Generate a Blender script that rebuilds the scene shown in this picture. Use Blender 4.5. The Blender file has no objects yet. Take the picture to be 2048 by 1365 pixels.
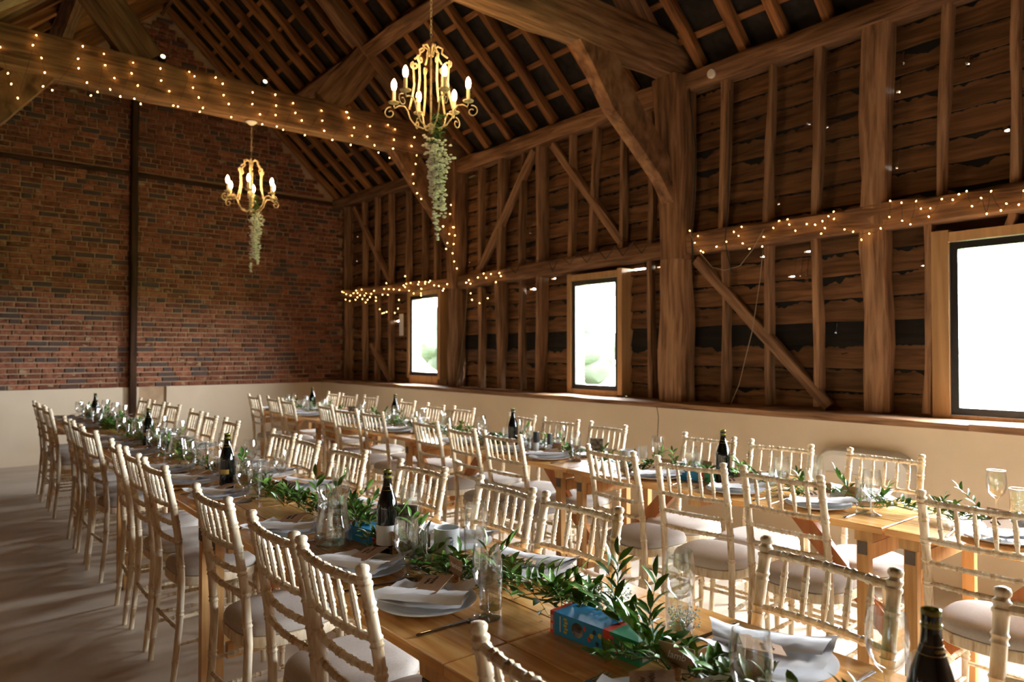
import bpy, math, random
from mathutils import Vector, Matrix, noise
random.seed(7)
R = math.radians
sc = bpy.context.scene
col = sc.collection
# ------------------------------------------------------------------ camera
YAW, PITCH, FPX, CAMH = R(39.26), R(.97), 1402.0, 1.40
cam_d = bpy.data.cameras.new('camera'); cam = bpy.data.objects.new('camera', cam_d); col.objects.link(cam)
cam_d.sensor_width = 36.0; cam_d.lens = 36.0 * FPX / 2048; cam_d.clip_start = .02; cam_d.clip_end = 300
CAM = Vector((0, 0, CAMH))
FW = Vector((math.sin(YAW) * math.cos(PITCH), math.cos(YAW) * math.cos(PITCH), math.sin(PITCH)))
RT = Vector((math.cos(YAW), -math.sin(YAW), 0)); UP = RT.cross(FW)
cam.location = CAM; cam.rotation_euler = FW.to_track_quat('-Z', 'Y').to_euler()
cam_d.dof.use_dof = True; cam_d.dof.focus_distance = 2.1; cam_d.dof.aperture_fstop = 4.0
sc.camera = cam
# ------------------------------------------------------------------ world, exposure
w = bpy.data.worlds.new('world'); sc.world = w; w.use_nodes = True
bg = w.node_tree.nodes['Background']; bg.inputs[0].default_value = (.93, .97, 1, 1); bg.inputs[1].default_value = 58.0
w.cycles.sampling_method = 'MANUAL'; w.cycles.sample_map_resolution = 128
sc.view_settings.view_transform = 'Standard'; sc.view_settings.look = 'None'
sc.view_settings.gamma = 1; sc.view_settings.use_curve_mapping = False
sc.view_settings.exposure = 1.2
sc.cycles.max_bounces = 8; sc.cycles.diffuse_bounces = 5; sc.cycles.glossy_bounces = 4
sc.cycles.transmission_bounces = 6; sc.cycles.transparent_max_bounces = 28
sc.cycles.sample_clamp_indirect = 6; sc.cycles.caustics_reflective = False; sc.cycles.caustics_refractive = False
sc.cycles.use_denoising = True; sc.cycles.use_adaptive_sampling = True; sc.cycles.adaptive_threshold = .03
XF, XB, XPL, YBR = 4.95, 5.07, 4.72, 10.59      # frame face, board face, plaster face, brick face
SZ = .985                                       # top of sill beam
def portal(name, loc, rot, sx, sy):
    l = bpy.data.lights.new(name, 'AREA'); l.shape = 'RECTANGLE'; l.size = sx; l.size_y = sy
    l.cycles.is_portal = True
    o = bpy.data.objects.new(name, l); col.objects.link(o); o.location = loc; o.rotation_euler = rot
WINS = [(7.56, 8.26, 1.10, 2.165), (4.485, 5.11, 1.04, 2.12), (-.1, 1.68, 1.01, 2.10), (-2.4, -1.1, 1.01, 2.10)]  # y0,y1,z0,z1
for i, (a, b, c, d) in enumerate(WINS):
    portal('window_portal', (5.12, (a + b) / 2, (c + d) / 2), (0, R(90), 0), d - c, b - a)

def ray(px, py): return FW + RT * ((px - 1024) / FPX) - UP * ((py - 682.5) / FPX)
def onx(px, py, X): d = ray(px, py); return CAM + d * (X / d.x)
def ony(px, py, Y): d = ray(px, py); return CAM + d * (Y / d.y)
def onz(px, py, z): d = ray(px, py); return CAM + d * ((z - CAMH) / d.z)

# ------------------------------------------------------------------ mesh builder
class MB:
    def __init__(s): s.v = []; s.f = []; s.m = []; s.cm = 0
    def face(s, idx): s.f.append(idx); s.m.append(s.cm)
    def box(s, c, size, M=None, taper=1.0):
        b = len(s.v); x, y, z = size[0] / 2, size[1] / 2, size[2] / 2
        for dz in (-1, 1):
            t = 1 if dz < 0 else taper
            for dx, dy in ((-1, -1), (1, -1), (1, 1), (-1, 1)):
                p = Vector((dx * x * t, dy * y * t, dz * z))
                if M: p = M @ p
                s.v.append(p + Vector(c))
        for f in ((3, 2, 1, 0), (4, 5, 6, 7), (0, 1, 5, 4), (1, 2, 6, 5), (2, 3, 7, 6), (3, 0, 4, 7)): s.face([b + i for i in f])
        return s
    def lathe(s, prof, segs=16, c=(0, 0, 0), M=None, close=True):
        b = len(s.v); n = len(prof); c = Vector(c)
        for r, z in prof:
            for k in range(segs):
                a = 2 * math.pi * k / segs; p = Vector((r * math.cos(a), r * math.sin(a), z))
                if M: p = M @ p
                s.v.append(p + c)
        for i in range(n - 1):
            for k in range(segs):
                k2 = (k + 1) % segs
                s.face([b + i * segs + k, b + i * segs + k2, b + (i + 1) * segs + k2, b + (i + 1) * segs + k])
        if close:
            s.face([b + k for k in range(segs)][::-1]); s.face([b + (n - 1) * segs + k for k in range(segs)])
        return s
    def tube(s, pts, rad, segs=8, flat=1.0, cap=True):
        pts = [Vector(p) for p in pts]; n = len(pts)
        if not hasattr(rad, '__len__'): rad = [rad] * n
        b = len(s.v); prev = None
        for i, p in enumerate(pts):
            t = (pts[min(i + 1, n - 1)] - pts[max(i - 1, 0)]).normalized()
            if prev is None:
                u = t.cross(Vector((0, 0, 1)));
                if u.length < 1e-3: u = Vector((1, 0, 0))
            else: u = prev - t * prev.dot(t)
            u.normalize(); prev = u; q = t.cross(u)
            for k in range(segs):
                a = 2 * math.pi * k / segs
                s.v.append(p + (u * math.cos(a) + q * math.sin(a) * flat) * rad[i])
        for i in range(n - 1):
            for k in range(segs):
                k2 = (k + 1) % segs
                s.face([b + i * segs + k, b + i * segs + k2, b + (i + 1) * segs + k2, b + (i + 1) * segs + k])
        if cap: s.face([b + k for k in range(segs)][::-1]); s.face([b + (n - 1) * segs + k for k in range(segs)])
        return s
    def prism(s, poly, z0, z1):
        b = len(s.v); n = len(poly)
        for z in (z0, z1):
            for p in poly: s.v.append(Vector((p[0], p[1], z)))
        s.face([b + i for i in range(n)][::-1]); s.face([b + n + i for i in range(n)])
        for i in range(n): j = (i + 1) % n; s.face([b + i, b + j, b + n + j, b + n + i])
        return s
    def grid(s, P):
        b = len(s.v); h = len(P); w_ = len(P[0])
        for r in P: s.v += [Vector(p) for p in r]
        for i in range(h - 1):
            for j in range(w_ - 1): s.face([b + i * w_ + j, b + i * w_ + j + 1, b + (i + 1) * w_ + j + 1, b + (i + 1) * w_ + j])
        return s
    def blob(s, c, r, sub=1, jit=0.0, sq=(1, 1, 1)):
        b = len(s.v); V, F = ICO[sub]; c = Vector(c)
        for p in V:
            k = 1 + jit * random.uniform(-1, 1)
            s.v.append(c + Vector((p.x * sq[0], p.y * sq[1], p.z * sq[2])) * r * k)
        for f in F: s.face([b + i for i in f])
        return s
    def mesh(s, name, mats, smooth=False):
        me = bpy.data.meshes.new(name); me.from_pydata([tuple(p) for p in s.v], [], s.f); me.update()
        for m in (mats if isinstance(mats, (list, tuple)) else [mats]): me.materials.append(m)
        if any(s.m): me.polygons.foreach_set('material_index', s.m)
        if smooth:
            me.polygons.foreach_set('use_smooth', [True] * len(me.polygons))
            try: me.set_sharp_from_angle(angle=R(40))
            except Exception: pass
        return me
    def build(s, name, mats, parent=None, smooth=False, loc=None):
        return put(name, s.mesh(name, mats, smooth), parent, loc)
def make_ico(sub):
    import bmesh
    bm = bmesh.new(); bmesh.ops.create_icosphere(bm, subdivisions=sub, radius=1)
    V = [v.co.copy() for v in bm.verts]; F = [[v.index for v in f.verts] for f in bm.faces]; bm.free(); return V, F
ICO = {1: make_ico(1), 2: make_ico(2)}
def put(name, me, parent=None, loc=None, M=None):
    o = bpy.data.objects.new(name, me); col.objects.link(o); o.parent = parent
    if loc is not None: o.location = loc
    if M is not None: o.matrix_local = M
    return o
def empty(name, loc=(0, 0, 0), rz=0):
    o = bpy.data.objects.new(name, None); col.objects.link(o); o.empty_display_size = .1
    o.location = loc; o.rotation_euler = (0, 0, rz); return o
def tag(o, label=None, cat=None, group=None, kind=None):
    if label: o['label'] = label
    if cat: o['category'] = cat
    if group: o['group'] = group
    if kind: o['kind'] = kind
    return o
def copy_tree(o, parent=None):
    c = o.copy(); col.objects.link(c); c.parent = parent
    for ch in KIDS.get(o.name, ()): copy_tree(ch, c)
    return c
KIDS = {}
def index_kids(o):
    KIDS[o.name] = list(o.children)
    for c in o.children: index_kids(c)

# ------------------------------------------------------------------ materials
def newmat(name):
    m = bpy.data.materials.new(name); m.use_nodes = True
    nt = m.node_tree; p = nt.nodes['Principled BSDF']; return m, nt, p
def plain(name, c, rough=.5, metal=0, spec=None, coat=0):
    m, nt, p = newmat(name); p.inputs['Base Color'].default_value = (*c, 1); p.inputs['Roughness'].default_value = rough
    p.inputs['Metallic'].default_value = metal
    if spec is not None: p.inputs['Specular IOR Level'].default_value = spec
    if coat: p.inputs['Coat Weight'].default_value = coat; p.inputs['Coat Roughness'].default_value = .08
    return m
def N(nt, t, **kw):
    n = nt.nodes.new(t)
    for k, v in kw.items(): setattr(n, k, v)
    return n
def textured(name, cols, scale=(1, 1, 1), nscale=3.0, detail=6, rough=.6, bump=.3, bdist=.004, rnd='object', hv=.25, spots=None, spot_scale=(3, 3, 3), spot_thr=.62, spec=.3, distort=.6, sat=0.0, nmin=.3, nmax=.72):
    """noise-ramped colour in object space, varied per object (or per island)"""
    m, nt, p = newmat(name); L = nt.links.new
    tc = N(nt, 'ShaderNodeTexCoord'); mp = N(nt, 'ShaderNodeMapping'); mp.inputs['Scale'].default_value = scale
    oi = N(nt, 'ShaderNodeObjectInfo') if rnd == 'object' else N(nt, 'ShaderNodeNewGeometry')
    rout = oi.outputs['Random'] if rnd == 'object' else oi.outputs['Random Per Island']
    mul = N(nt, 'ShaderNodeMath', operation='MULTIPLY'); mul.inputs[1].default_value = 37.0; L(rout, mul.inputs[0])
    add = N(nt, 'ShaderNodeVectorMath', operation='ADD'); L(tc.outputs['Object'], add.inputs[0]); L(mul.outputs[0], add.inputs[1]); L(add.outputs[0], mp.inputs[0])
    no = N(nt, 'ShaderNodeTexNoise'); no.inputs['Scale'].default_value = nscale; no.inputs['Detail'].default_value = detail; no.inputs['Distortion'].default_value = distort
    L(mp.outputs[0], no.inputs['Vector'])
    rp = N(nt, 'ShaderNodeValToRGB'); els = rp.color_ramp.elements
    for i, c in enumerate(cols):
        t = nmin + (nmax - nmin) * i / (len(cols) - 1)
        e = els[i] if i < 2 else els.new(t)
        e.position = t; e.color = (*c, 1)
    L(no.outputs['Fac'], rp.inputs[0])
    hs = N(nt, 'ShaderNodeHueSaturation'); mr = N(nt, 'ShaderNodeMapRange'); mr.inputs[3].default_value = 1 - hv; mr.inputs[4].default_value = 1 + hv
    L(rout, mr.inputs[0]); L(mr.outputs[0], hs.inputs['Value']); L(rp.outputs[0], hs.inputs['Color'])
    out = hs.outputs[0]
    if spots:
        n2 = N(nt, 'ShaderNodeTexNoise'); n2.inputs['Scale'].default_value = 1; n2.inputs['Detail'].default_value = 4
        m2 = N(nt, 'ShaderNodeMapping'); m2.inputs['Scale'].default_value = spot_scale; L(add.outputs[0], m2.inputs[0]); L(m2.outputs[0], n2.inputs['Vector'])
        r2 = N(nt, 'ShaderNodeMapRange'); r2.inputs[1].default_value = spot_thr; r2.inputs[2].default_value = spot_thr + .03; L(n2.outputs['Fac'], r2.inputs[0])
        mx = N(nt, 'ShaderNodeMix', data_type='RGBA'); L(r2.outputs[0], mx.inputs[0]); L(out, mx.inputs[6]); mx.inputs[7].default_value = (*spots, 1); out = mx.outputs[2]
    L(out, p.inputs['Base Color']); p.inputs['Roughness'].default_value = rough; p.inputs['Specular IOR Level'].default_value = spec
    if bump:
        bp = N(nt, 'ShaderNodeBump'); bp.inputs['Strength'].default_value = bump; bp.inputs['Distance'].default_value = bdist
        L(no.outputs['Fac'], bp.inputs['Height']); L(bp.outputs[0], p.inputs['Normal'])
    return m
def emit(name, c, s):
    m, nt, p = newmat(name); p.inputs['Base Color'].default_value = (*c, 1)
    p.inputs['Emission Color'].default_value = (*c, 1); p.inputs['Emission Strength'].default_value = s; return m
def glassy(name, tint=(.97, .98, .98), rough=.02, refl=1.0, ior=1.45):
    m = bpy.data.materials.new(name); m.use_nodes = True; nt = m.node_tree; nt.nodes.clear(); L = nt.links.new
    o = N(nt, 'ShaderNodeOutputMaterial'); t = N(nt, 'ShaderNodeBsdfTransparent'); t.inputs[0].default_value = (*tint, 1); edge_dark = .62 if 'pane' not in name else .95
    g = N(nt, 'ShaderNodeBsdfGlossy'); g.inputs['Roughness'].default_value = rough; g.inputs[0].default_value = (refl, refl, refl, 1)
    lw = N(nt, 'ShaderNodeLayerWeight'); pw = N(nt, 'ShaderNodeMath', operation='POWER'); pw.inputs[1].default_value = 3.0; L(lw.outputs['Facing'], pw.inputs[0])
    f = N(nt, 'ShaderNodeMapRange'); f.inputs[3].default_value = ((ior - 1) / (ior + 1)) ** 2 * 2.4; f.inputs[4].default_value = .9; L(pw.outputs[0], f.inputs[0]); x = N(nt, 'ShaderNodeMixShader')
    p2 = N(nt, 'ShaderNodeMath', operation='POWER'); p2.inputs[1].default_value = 2.5; L(lw.outputs['Facing'], p2.inputs[0]); mc = N(nt, 'ShaderNodeMix', data_type='RGBA'); L(p2.outputs[0], mc.inputs[0]); mc.inputs[6].default_value = (*tint, 1); mc.inputs[7].default_value = (*[edge_dark * c for c in tint], 1); L(mc.outputs[2], t.inputs[0])
    L(f.outputs[0], x.inputs[0]); L(t.outputs[0], x.inputs[1]); L(g.outputs[0], x.inputs[2]); L(x.outputs[0], o.inputs[0]); return m

GR = (9, 9, .7)
M_oak = textured('aged oak', [(.085, .039, .018), (.205, .104, .050), (.31, .170, .088)], GR, 3.2, rough=.8, bump=.6, bdist=.012, hv=.22)
M_arch = textured('oak brace', [(.085, .039, .018), (.205, .104, .050), (.31, .170, .088)], (3.5, 3.5, 2.2), 3.2, rough=.8, bump=.5, bdist=.01, hv=.1)
M_stud = textured('pale old stud timber', [(.115, .057, .028), (.25, .135, .070), (.37, .212, .115)], GR, 3.2, rough=.8, bump=.5, bdist=.01, hv=.22)
M_raft = textured('rafter timber', [(.11, .042, .015), (.25, .105, .036), (.36, .16, .058)], GR, 3.2, rough=.85, bump=.4, hv=.3)
M_board = textured('old weatherboard', [(.075, .034, .015), (.165, .079, .035), (.25, .124, .058)], (8, .8, 8), 3, rough=.85, bump=.5, bdist=.008, hv=.28, spots=(.010, .008, .006), spot_scale=(1, 5, 9), spot_thr=.70)
M_dark = textured('dark stained post', [(.03, .014, .008), (.06, .028, .014), (.10, .048, .024)], GR, 3.2, rough=.85, bump=.4, hv=.1)
M_tar = textured('tarred weatherboard', [(.010, .008, .007), (.025, .018, .014)], (8, .8, 8), 3, rough=.75, bump=.4)
M_feltb = plain('black felt', (.006, .005, .005), .9)
M_felt = textured('dark roof tiles', [(.012, .010, .009), (.04, .032, .028)], (4, 4, 4), 2, rough=.9, bump=.3)
M_pine = textured('varnished pine', [(.50, .215, .055), (.68, .345, .105), (.79, .47, .18)], (16, .9, 16), 2.4, rough=.24, bump=.06, bdist=.002, hv=.10, spots=(.20, .075, .022), spot_scale=(22, 9, 22), spot_thr=.735, spec=.55)
M_pleg = textured('pale pine legs', [(.48, .25, .085), (.66, .40, .17)], (16, 16, 1), 2.4, rough=.45, bump=.1, hv=.10)
M_brace = textured('orange stained brace', [(.36, .13, .04), (.52, .22, .075)], (9, 9, 1), 2.4, rough=.5, bump=.1, hv=.1)
M_jamb = textured('pine window lining', [(.36, .20, .085), (.52, .31, .145)], GR, 2.4, rough=.55, bump=.1)
M_chair = textured('limewashed beech', [(.44, .29, .15), (.68, .54, .36), (.79, .69, .52), (.83, .75, .60)], (26, 26, 5), 2.2, rough=.38, bump=.08, bdist=.002, hv=.12, nmin=.28, nmax=.7)
M_cush = textured('taupe suede fabric', [(.46, .42, .385), (.54, .50, .46)], (30, 30, 72), 4, rough=.95, bump=.1, bdist=.002, hv=.08)
M_plast = textured('cream plaster', [(.72, .60, .45), (.78, .66, .51)], (1, 1, 1), 2, rough=.9, bump=.1, bdist=.01, hv=0)
M_floor = textured('polished screed floor', [(.50, .415, .33), (.60, .51, .415), (.66, .575, .48)], (.8, 2.2, 1), 1.8, rough=.5, bump=.05, bdist=.004, hv=0)
BRC = [(.11, .045, .030), (.22, .080, .046), (.29, .108, .060), (.37, .155, .09)]
def brickmat(name, rnd):
    m = textured(name, BRC, (9, 9, 9), 2.2, rough=.9, bump=.4, bdist=.006, rnd=rnd, hv=.42, spots=(.40, .275, .17), spot_scale=(7, 7, 12), spot_thr=.635)
    nt = m.node_tree; L = nt.links.new; p = nt.nodes['Principled BSDF']
    src = p.inputs['Base Color'].links[0].from_socket
    oi = N(nt, 'ShaderNodeObjectInfo') if rnd == 'object' else N(nt, 'ShaderNodeNewGeometry')
    ro = oi.outputs['Random'] if rnd == 'object' else oi.outputs['Random Per Island']
    wn = N(nt, 'ShaderNodeTexWhiteNoise', noise_dimensions='1D'); L(ro, wn.inputs['W'])
    mr = N(nt, 'ShaderNodeMapRange'); mr.inputs[1].default_value = .80; mr.inputs[2].default_value = .84; mr.inputs[4].default_value = .92; L(wn.outputs['Value'], mr.inputs[0])
    mx = N(nt, 'ShaderNodeMix', data_type='RGBA'); L(mr.outputs[0], mx.inputs[0]); L(src, mx.inputs[6]); mx.inputs[7].default_value = (.10, .072, .066, 1)
    L(mx.outputs[2], p.inputs['Base Color']); return m
M_brick = brickmat('old red brick', 'object'); M_brick_i = brickmat('old red brick mass', 'island')
M_mortar = textured('lime mortar', [(.36, .235, .14), (.48, .335, .215), (.58, .43, .29)], (1, 1, 1), 2.5, rough=.95, bump=.6, bdist=.01, hv=0)
M_black = plain('black window frame', (.012, .012, .013), .4)
M_pane = glassy('window pane', (.98, .99, .99), .01, .8)
M_glass = glassy('clear glass', (.975, .985, .985), .015, 1.0, 1.5)
M_water = glassy('water', (.90, .95, .95), .01, 1.0, 1.33)
M_white = plain('white china', (.82, .82, .83), .18, spec=.6)
M_napkin = textured('white linen', [(.74, .73, .76), (.82, .81, .83)], (6, 6, 6), 3, rough=.9, bump=.2, bdist=.003, hv=.02)
M_kraft = textured('kraft card', [(.33, .19, .105), (.40, .24, .14)], (30, 30, 30), 3, rough=.9, bump=0, hv=.06)
M_cork = textured('cork', [(.30, .13, .05), (.52, .28, .13), (.60, .36, .19)], (60, 60, 60), 3, rough=.9, bump=.3, bdist=.001, hv=.1)
M_steel = plain('polished steel', (.62, .60, .57), .14, 1.0)
M_bottle = plain('dark bottle glass', (.004, .005, .004), .05, spec=.5)
M_lip = plain('yellow green bottle lip', (.16, .15, .012), .15, spec=.6)
M_gold = plain('gold print', (.42, .27, .06), .4, .3)
M_label = plain('white paper label', (.62, .62, .62), .7)
M_ink = plain('black ink', (.015, .014, .014), .7)
M_chalk = plain('white ink', (.85, .83, .78), .7)
M_navy = plain('navy print', (.015, .035, .075), .7)
M_wax = plain('white wax', (.80, .79, .77), .5)
M_frost = plain('white glazed jar', (.70, .71, .73), .2, spec=.5)
M_leaf = textured('ruscus leaf', [(.040, .115, .016), (.095, .215, .032), (.17, .32, .05)], (9, 9, 9), 1.5, rough=.35, bump=0, hv=.35, spec=.5, rnd='object')
M_leaf_i = textured('ruscus leaf mass', [(.034, .095, .014), (.08, .185, .028), (.15, .28, .045)], (9, 9, 9), 1.5, rough=.38, bump=0, hv=.35, spec=.5, rnd='island')
M_stem = plain('green stem', (.10, .13, .03), .6)
M_gyp = plain('small white blossom', (.72, .72, .66), .8)
M_wist = textured('white wisteria petals', [(.86, .87, .78), (.95, .95, .91)], (20, 20, 20), 2, rough=.8, bump=0, hv=.08, rnd='island')
M_iron = textured('cream painted iron', [(.30, .22, .12), (.62, .50, .31), (.70, .58, .38)], (18, 18, 18), 2, rough=.5, bump=.2, bdist=.002, hv=.05)
M_candle = plain('ivory candle sleeve', (.72, .60, .40), .5)
M_bulb = emit('warm candle bulb', (1, .60, .26), 100)
M_fairy = emit('warm fairy bulb', (1, .52, .13), 14); M_fairy.cycles.emission_sampling = 'NONE'
M_wire = plain('dark wire', (.02, .017, .014), .6)
M_wirep = plain('pale wire', (.30, .24, .16), .6)
M_grass = textured('meadow', [(.10, .16, .05), (.16, .22, .08)], (1, 1, 1), .6, rough=.9, bump=0, hv=0)
M_tree = textured('tree crown', [(.010, .0135, .008), (.018, .022, .014)], (1, 1, 1), 3, rough=.9, bump=.5, hv=.2, rnd='island')
M_bark = plain('bark', (.12, .09, .06), .9)
M_blue = plain('blue card', (.02, .30, .62), .5); M_red = plain('red card', (.70, .07, .04), .5); M_green = plain('green card', (.015, .27, .12), .5)
M_yel = plain('yellow print', (.65, .50, .05), .5); M_pink = plain('pink print', (.70, .06, .16), .5)
M_pvc = plain('white enamel', (.78, .76, .72), .35)
M_photo = textured('photo print', [(.02, .02, .02), (.20, .17, .14), (.55, .52, .47)], (20, 20, 20), 2, rough=.4, bump=0, hv=.2)
M_bracket = plain('worn steel bracket', (.14, .11, .09), .5, .5)
M_darkcan = plain('black enamel', (.015, .014, .014), .35)

def text(body, size, mat, name='lettering', parent=None, M=None, ext=.0004, align='CENTER', shear=0.0):
    cu = bpy.data.curves.new(name, 'FONT'); cu.body = body; cu.size = size; cu.align_x = align; cu.align_y = 'CENTER'; cu.extrude = ext; cu.shear = shear; cu.resolution_u = 2
    tmp = bpy.data.objects.new(name, cu); col.objects.link(tmp)
    me = bpy.data.meshes.new_from_object(tmp); bpy.data.objects.remove(tmp); me.materials.clear(); me.materials.append(mat)
    return put(name, me, parent, M=M)

# timber: object with local Z along its length, wobbly cross-sections
def timber(name, p0, p1, a, b, mat, parent, up=None, wob=.006, n=8, path=None, taper=1.0, sway=0.0):
    """box-section timber p0->p1; a = width across, b = depth along `up` vector"""
    p0, p1 = Vector(p0), Vector(p1); d = p1 - p0; ln = d.length; z = d.normalized()
    up = Vector(up if up else (1, 0, 0)); y = (up - z * up.dot(z)).normalized(); x = y.cross(z)
    M = Matrix.Translation(p0) @ Matrix((x, y, z)).transposed().to_4x4()
    mb = MB(); ph = random.uniform(0, 99); c = .22
    sec = [(-1 + c, -1), (1 - c, -1), (1, -1 + c), (1, 1 - c), (1 - c, 1), (-1 + c, 1), (-1, 1 - c), (-1, -1 + c)]
    rows = n + 1
    for i in range(rows):
        t = i / n; s_ = 1 + (taper - 1) * t
        ox = sway * math.sin(t * 3.1 * 1.3 + ph) ; 
        for k, (sx, sy) in enumerate(sec):
            jx = wob * noise.noise((ph + k * 3.1, t * ln * 2.2, 0)) * 2; jy = wob * noise.noise((ph + 50 + k * 3.1, t * ln * 2.2, 0)) * 2
            mb.v.append(Vector((sx * a / 2 * s_ + jx + ox, sy * b / 2 * s_ + jy, t * ln)))
    S = len(sec)
    for i in range(n):
        for k in range(S):
            k2 = (k + 1) % S; mb.face([i * S + k, i * S + k2, (i + 1) * S + k2, (i + 1) * S + k])
    mb.face(list(range(S))[::-1]); mb.face([n * S + k for k in range(S)])
    o = mb.build(name, mat, parent, True); o.matrix_local = (parent.matrix_basis.inverted() if parent else Matrix()) @ M
    return o

# ================================================================== SETTING
fl = MB(); fl.box((1.5, 3.8, -.05), (7.2, 13.9, .1)); tag(fl.build('floor', M_floor), 'pale beige screed floor under the tables', 'floor', kind='structure')
# ---- brick end wall
wb = tag(empty('wall_back', (0, YBR, 0)), 'old red brick gable wall above a cream plaster plinth', 'wall', kind='structure')
PLZ = .937
SL = .90; PZ = 3.80; RX = 2.35
def roof_z(x): return PZ + SL * (XF - x) if x > RX else PZ + SL * (x + .25)
m = MB(); m.v = [Vector(p) for p in ((-2, .0, 0), (5.3, .0, 0), (5.3, .0, 3.6), (RX, .0, 6.5), (-2, .0, 2.3), (-2, .3, 0), (5.3, .3, 0), (5.3, .3, 3.6), (RX, .3, 6.5), (-2, .3, 2.3))]
for f in ([0, 1, 2, 3, 4], [9, 8, 7, 6, 5], [0, 5, 6, 1], [1, 6, 7, 2], [2, 7, 8, 3], [3, 8, 9, 4], [4, 9, 5, 0]): m.face(f)
m.build('mortar_bed', M_mortar, wb, loc=(0, .012, 0))
m = MB(); m.box((.05, -.01, PLZ / 2), (4.1, .06, PLZ)); m.box((3.6, -.0, PLZ / 2), (2.3, .04, PLZ)); m.build('plaster_plinth', M_plast, wb)
BL, BH, JX, CP = .205, .0525, .017, .0685
cands = []
nc = int((6.3 - PLZ) / CP)
for ci in range(nc):
    z = PLZ + .004 + CP * ci + BH / 2
    off = random.uniform(-.01, .01) + (.11 if ci % 2 else 0)
    x = -.9 + off; flem = ci % 6 in (3, 5)
    k = 0
    while x < 5.0:
        L_ = BL if not (flem or random.random() < .16) else .102
        if random.random() < .1: L_ *= random.uniform(.7, 1.05)
        xc = x + L_ / 2
        if z < roof_z(xc) - .02 and not (3.80 < z < 3.895 + .0):
            cands.append((xc, z, L_))
        x += L_ + JX + random.uniform(-.002, .004)
bm_ = {}
def brick_mesh(L_):
    key = round(L_, 2)
    if key not in bm_:
        q = MB(); a = L_ / 2; b = BH / 2
        pr = lambda s, dy: [(-a + s, dy, -b + s), (a - s, dy, -b + s), (a - s, dy, b - s), (-a + s, dy, b - s)]
        q.v = [Vector(p) for p in pr(0, .02) + pr(0, -.004) + pr(.005, -.009)]
        for l in (0, 4):
            for k in range(4): q.face([l + k, l + (k + 1) % 4, l + 4 + (k + 1) % 4, l + 4 + k])
        q.face([8, 9, 10, 11]); bm_[key] = q
    return bm_[key]
def brick_size(c):   # prefer the lit, unobstructed bricks low on the wall and in view
    x, z, L_ = c
    vis = (2.05 < x < 4.75 and 1.0 < z < 2.15) 
    return (0 if vis else 1, z)
cands.sort(key=brick_size); mass = MB(); cache = {}
for i, (x, z, L_) in enumerate(cands):
    q = brick_mesh(L_); dy = random.uniform(-.004, .004); rz = random.uniform(-.006, .006)
    if i < 300:
        key = round(L_, 2)
        if key not in cache: cache[key] = q.mesh('brick', M_brick)
        o = put('brick', cache[key], wb, (x, dy, z)); o.rotation_euler = (0, rz, 0)
    else:
        b = len(mass.v); mass.v += [p + Vector((x, dy, z + p.x * rz)) for p in q.v]
        for f in q.f: mass.face([b + k for k in f])
tag(mass.build('brickwork', M_brick_i, wb), kind='stuff')
timber('ledge_beam', (-.9, YBR - .02, 3.84), (4.95, YBR - .02, 3.80), .06, .06, M_dark, wb, up=(0, 1, 0))
timber('wall_post', (2.02, YBR - .055, 0), (2.02, YBR - .055, 5.2), .085, .10, M_dark, wb, up=(0, 1, 0))
# ---- right timber-framed wall
wr = tag(empty('wall_right', (XF, 4, 0)), 'timber-framed barn wall of weatherboards and studs above a cream plinth', 'wall', kind='structure')
m = MB(); m.box((.0, 0, 0), (.45, 13.6, PLZ)); m.build('plaster_plinth', M_plast, wr, loc=(XPL + .225 - XF, -.2, PLZ / 2))
for a, b in ((-3, 1.5), (1.5, 5.4), (5.4, 10.55)):
    timber('sill_beam', (4.885, a, PLZ + .024), (4.885, b, PLZ + .024), .38, .048, M_stud, wr, up=(0, 0, 1), wob=.007, n=16)
HOLES = [(1270, 542, 48, 5), (1062, 579, 13, 4), (1105, 558, 9, 4), (1320, 535, 18, 4), (1524, 514, 12, 5), (1613, 504, 14, 5), (1582, 554, 16, 4), (1600, 552, 4, 4), (1612, 552, 4, 4), (1843, 532, 8, 5), (1668, 666, 4, 4), (1806, 127, 4, 7), (1932, 127, 8, 4), (1795, 184, 9, 6), (2010, 260, 12, 8), (1614, 247, 5, 5), (1651, 254, 5, 5), (1725, 373, 8, 5), (1792, 336, 6, 6), (1554, 408, 5, 5), (793, 643, 9, 4), (713, 474, 3, 3), (713, 523, 3, 3), (1058, 467, 3, 3), (937, 525, 3, 3), (940, 356, 18, 3)]
HW = []
for px, py, wx, wy in HOLES:
    a = onx(px - wx / 2, py, XB); b = onx(px + wx / 2, py, XB); t = onx(px, py - wy / 2, XB).z - onx(px, py + wy / 2, XB).z
    yc = (a.y + b.y) / 2; hy = (a.y - b.y) / 2 * .8; HW.append((yc - hy, yc + hy, a.z - t * .3, a.z + t * .3))
PITCHB = .168
spans = [(-3, -.2), (-.2, 2.12), (2.12, 3.72), (3.72, 5.6), (5.6, 7.2), (7.2, 8.9), (8.9, 10.8)]
def edge(seed, y): return .012 * noise.noise((seed * 7.3, y * 3.0, 0)) + .006 * noise.noise((seed * 3.3, y * 12, 4))
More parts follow.
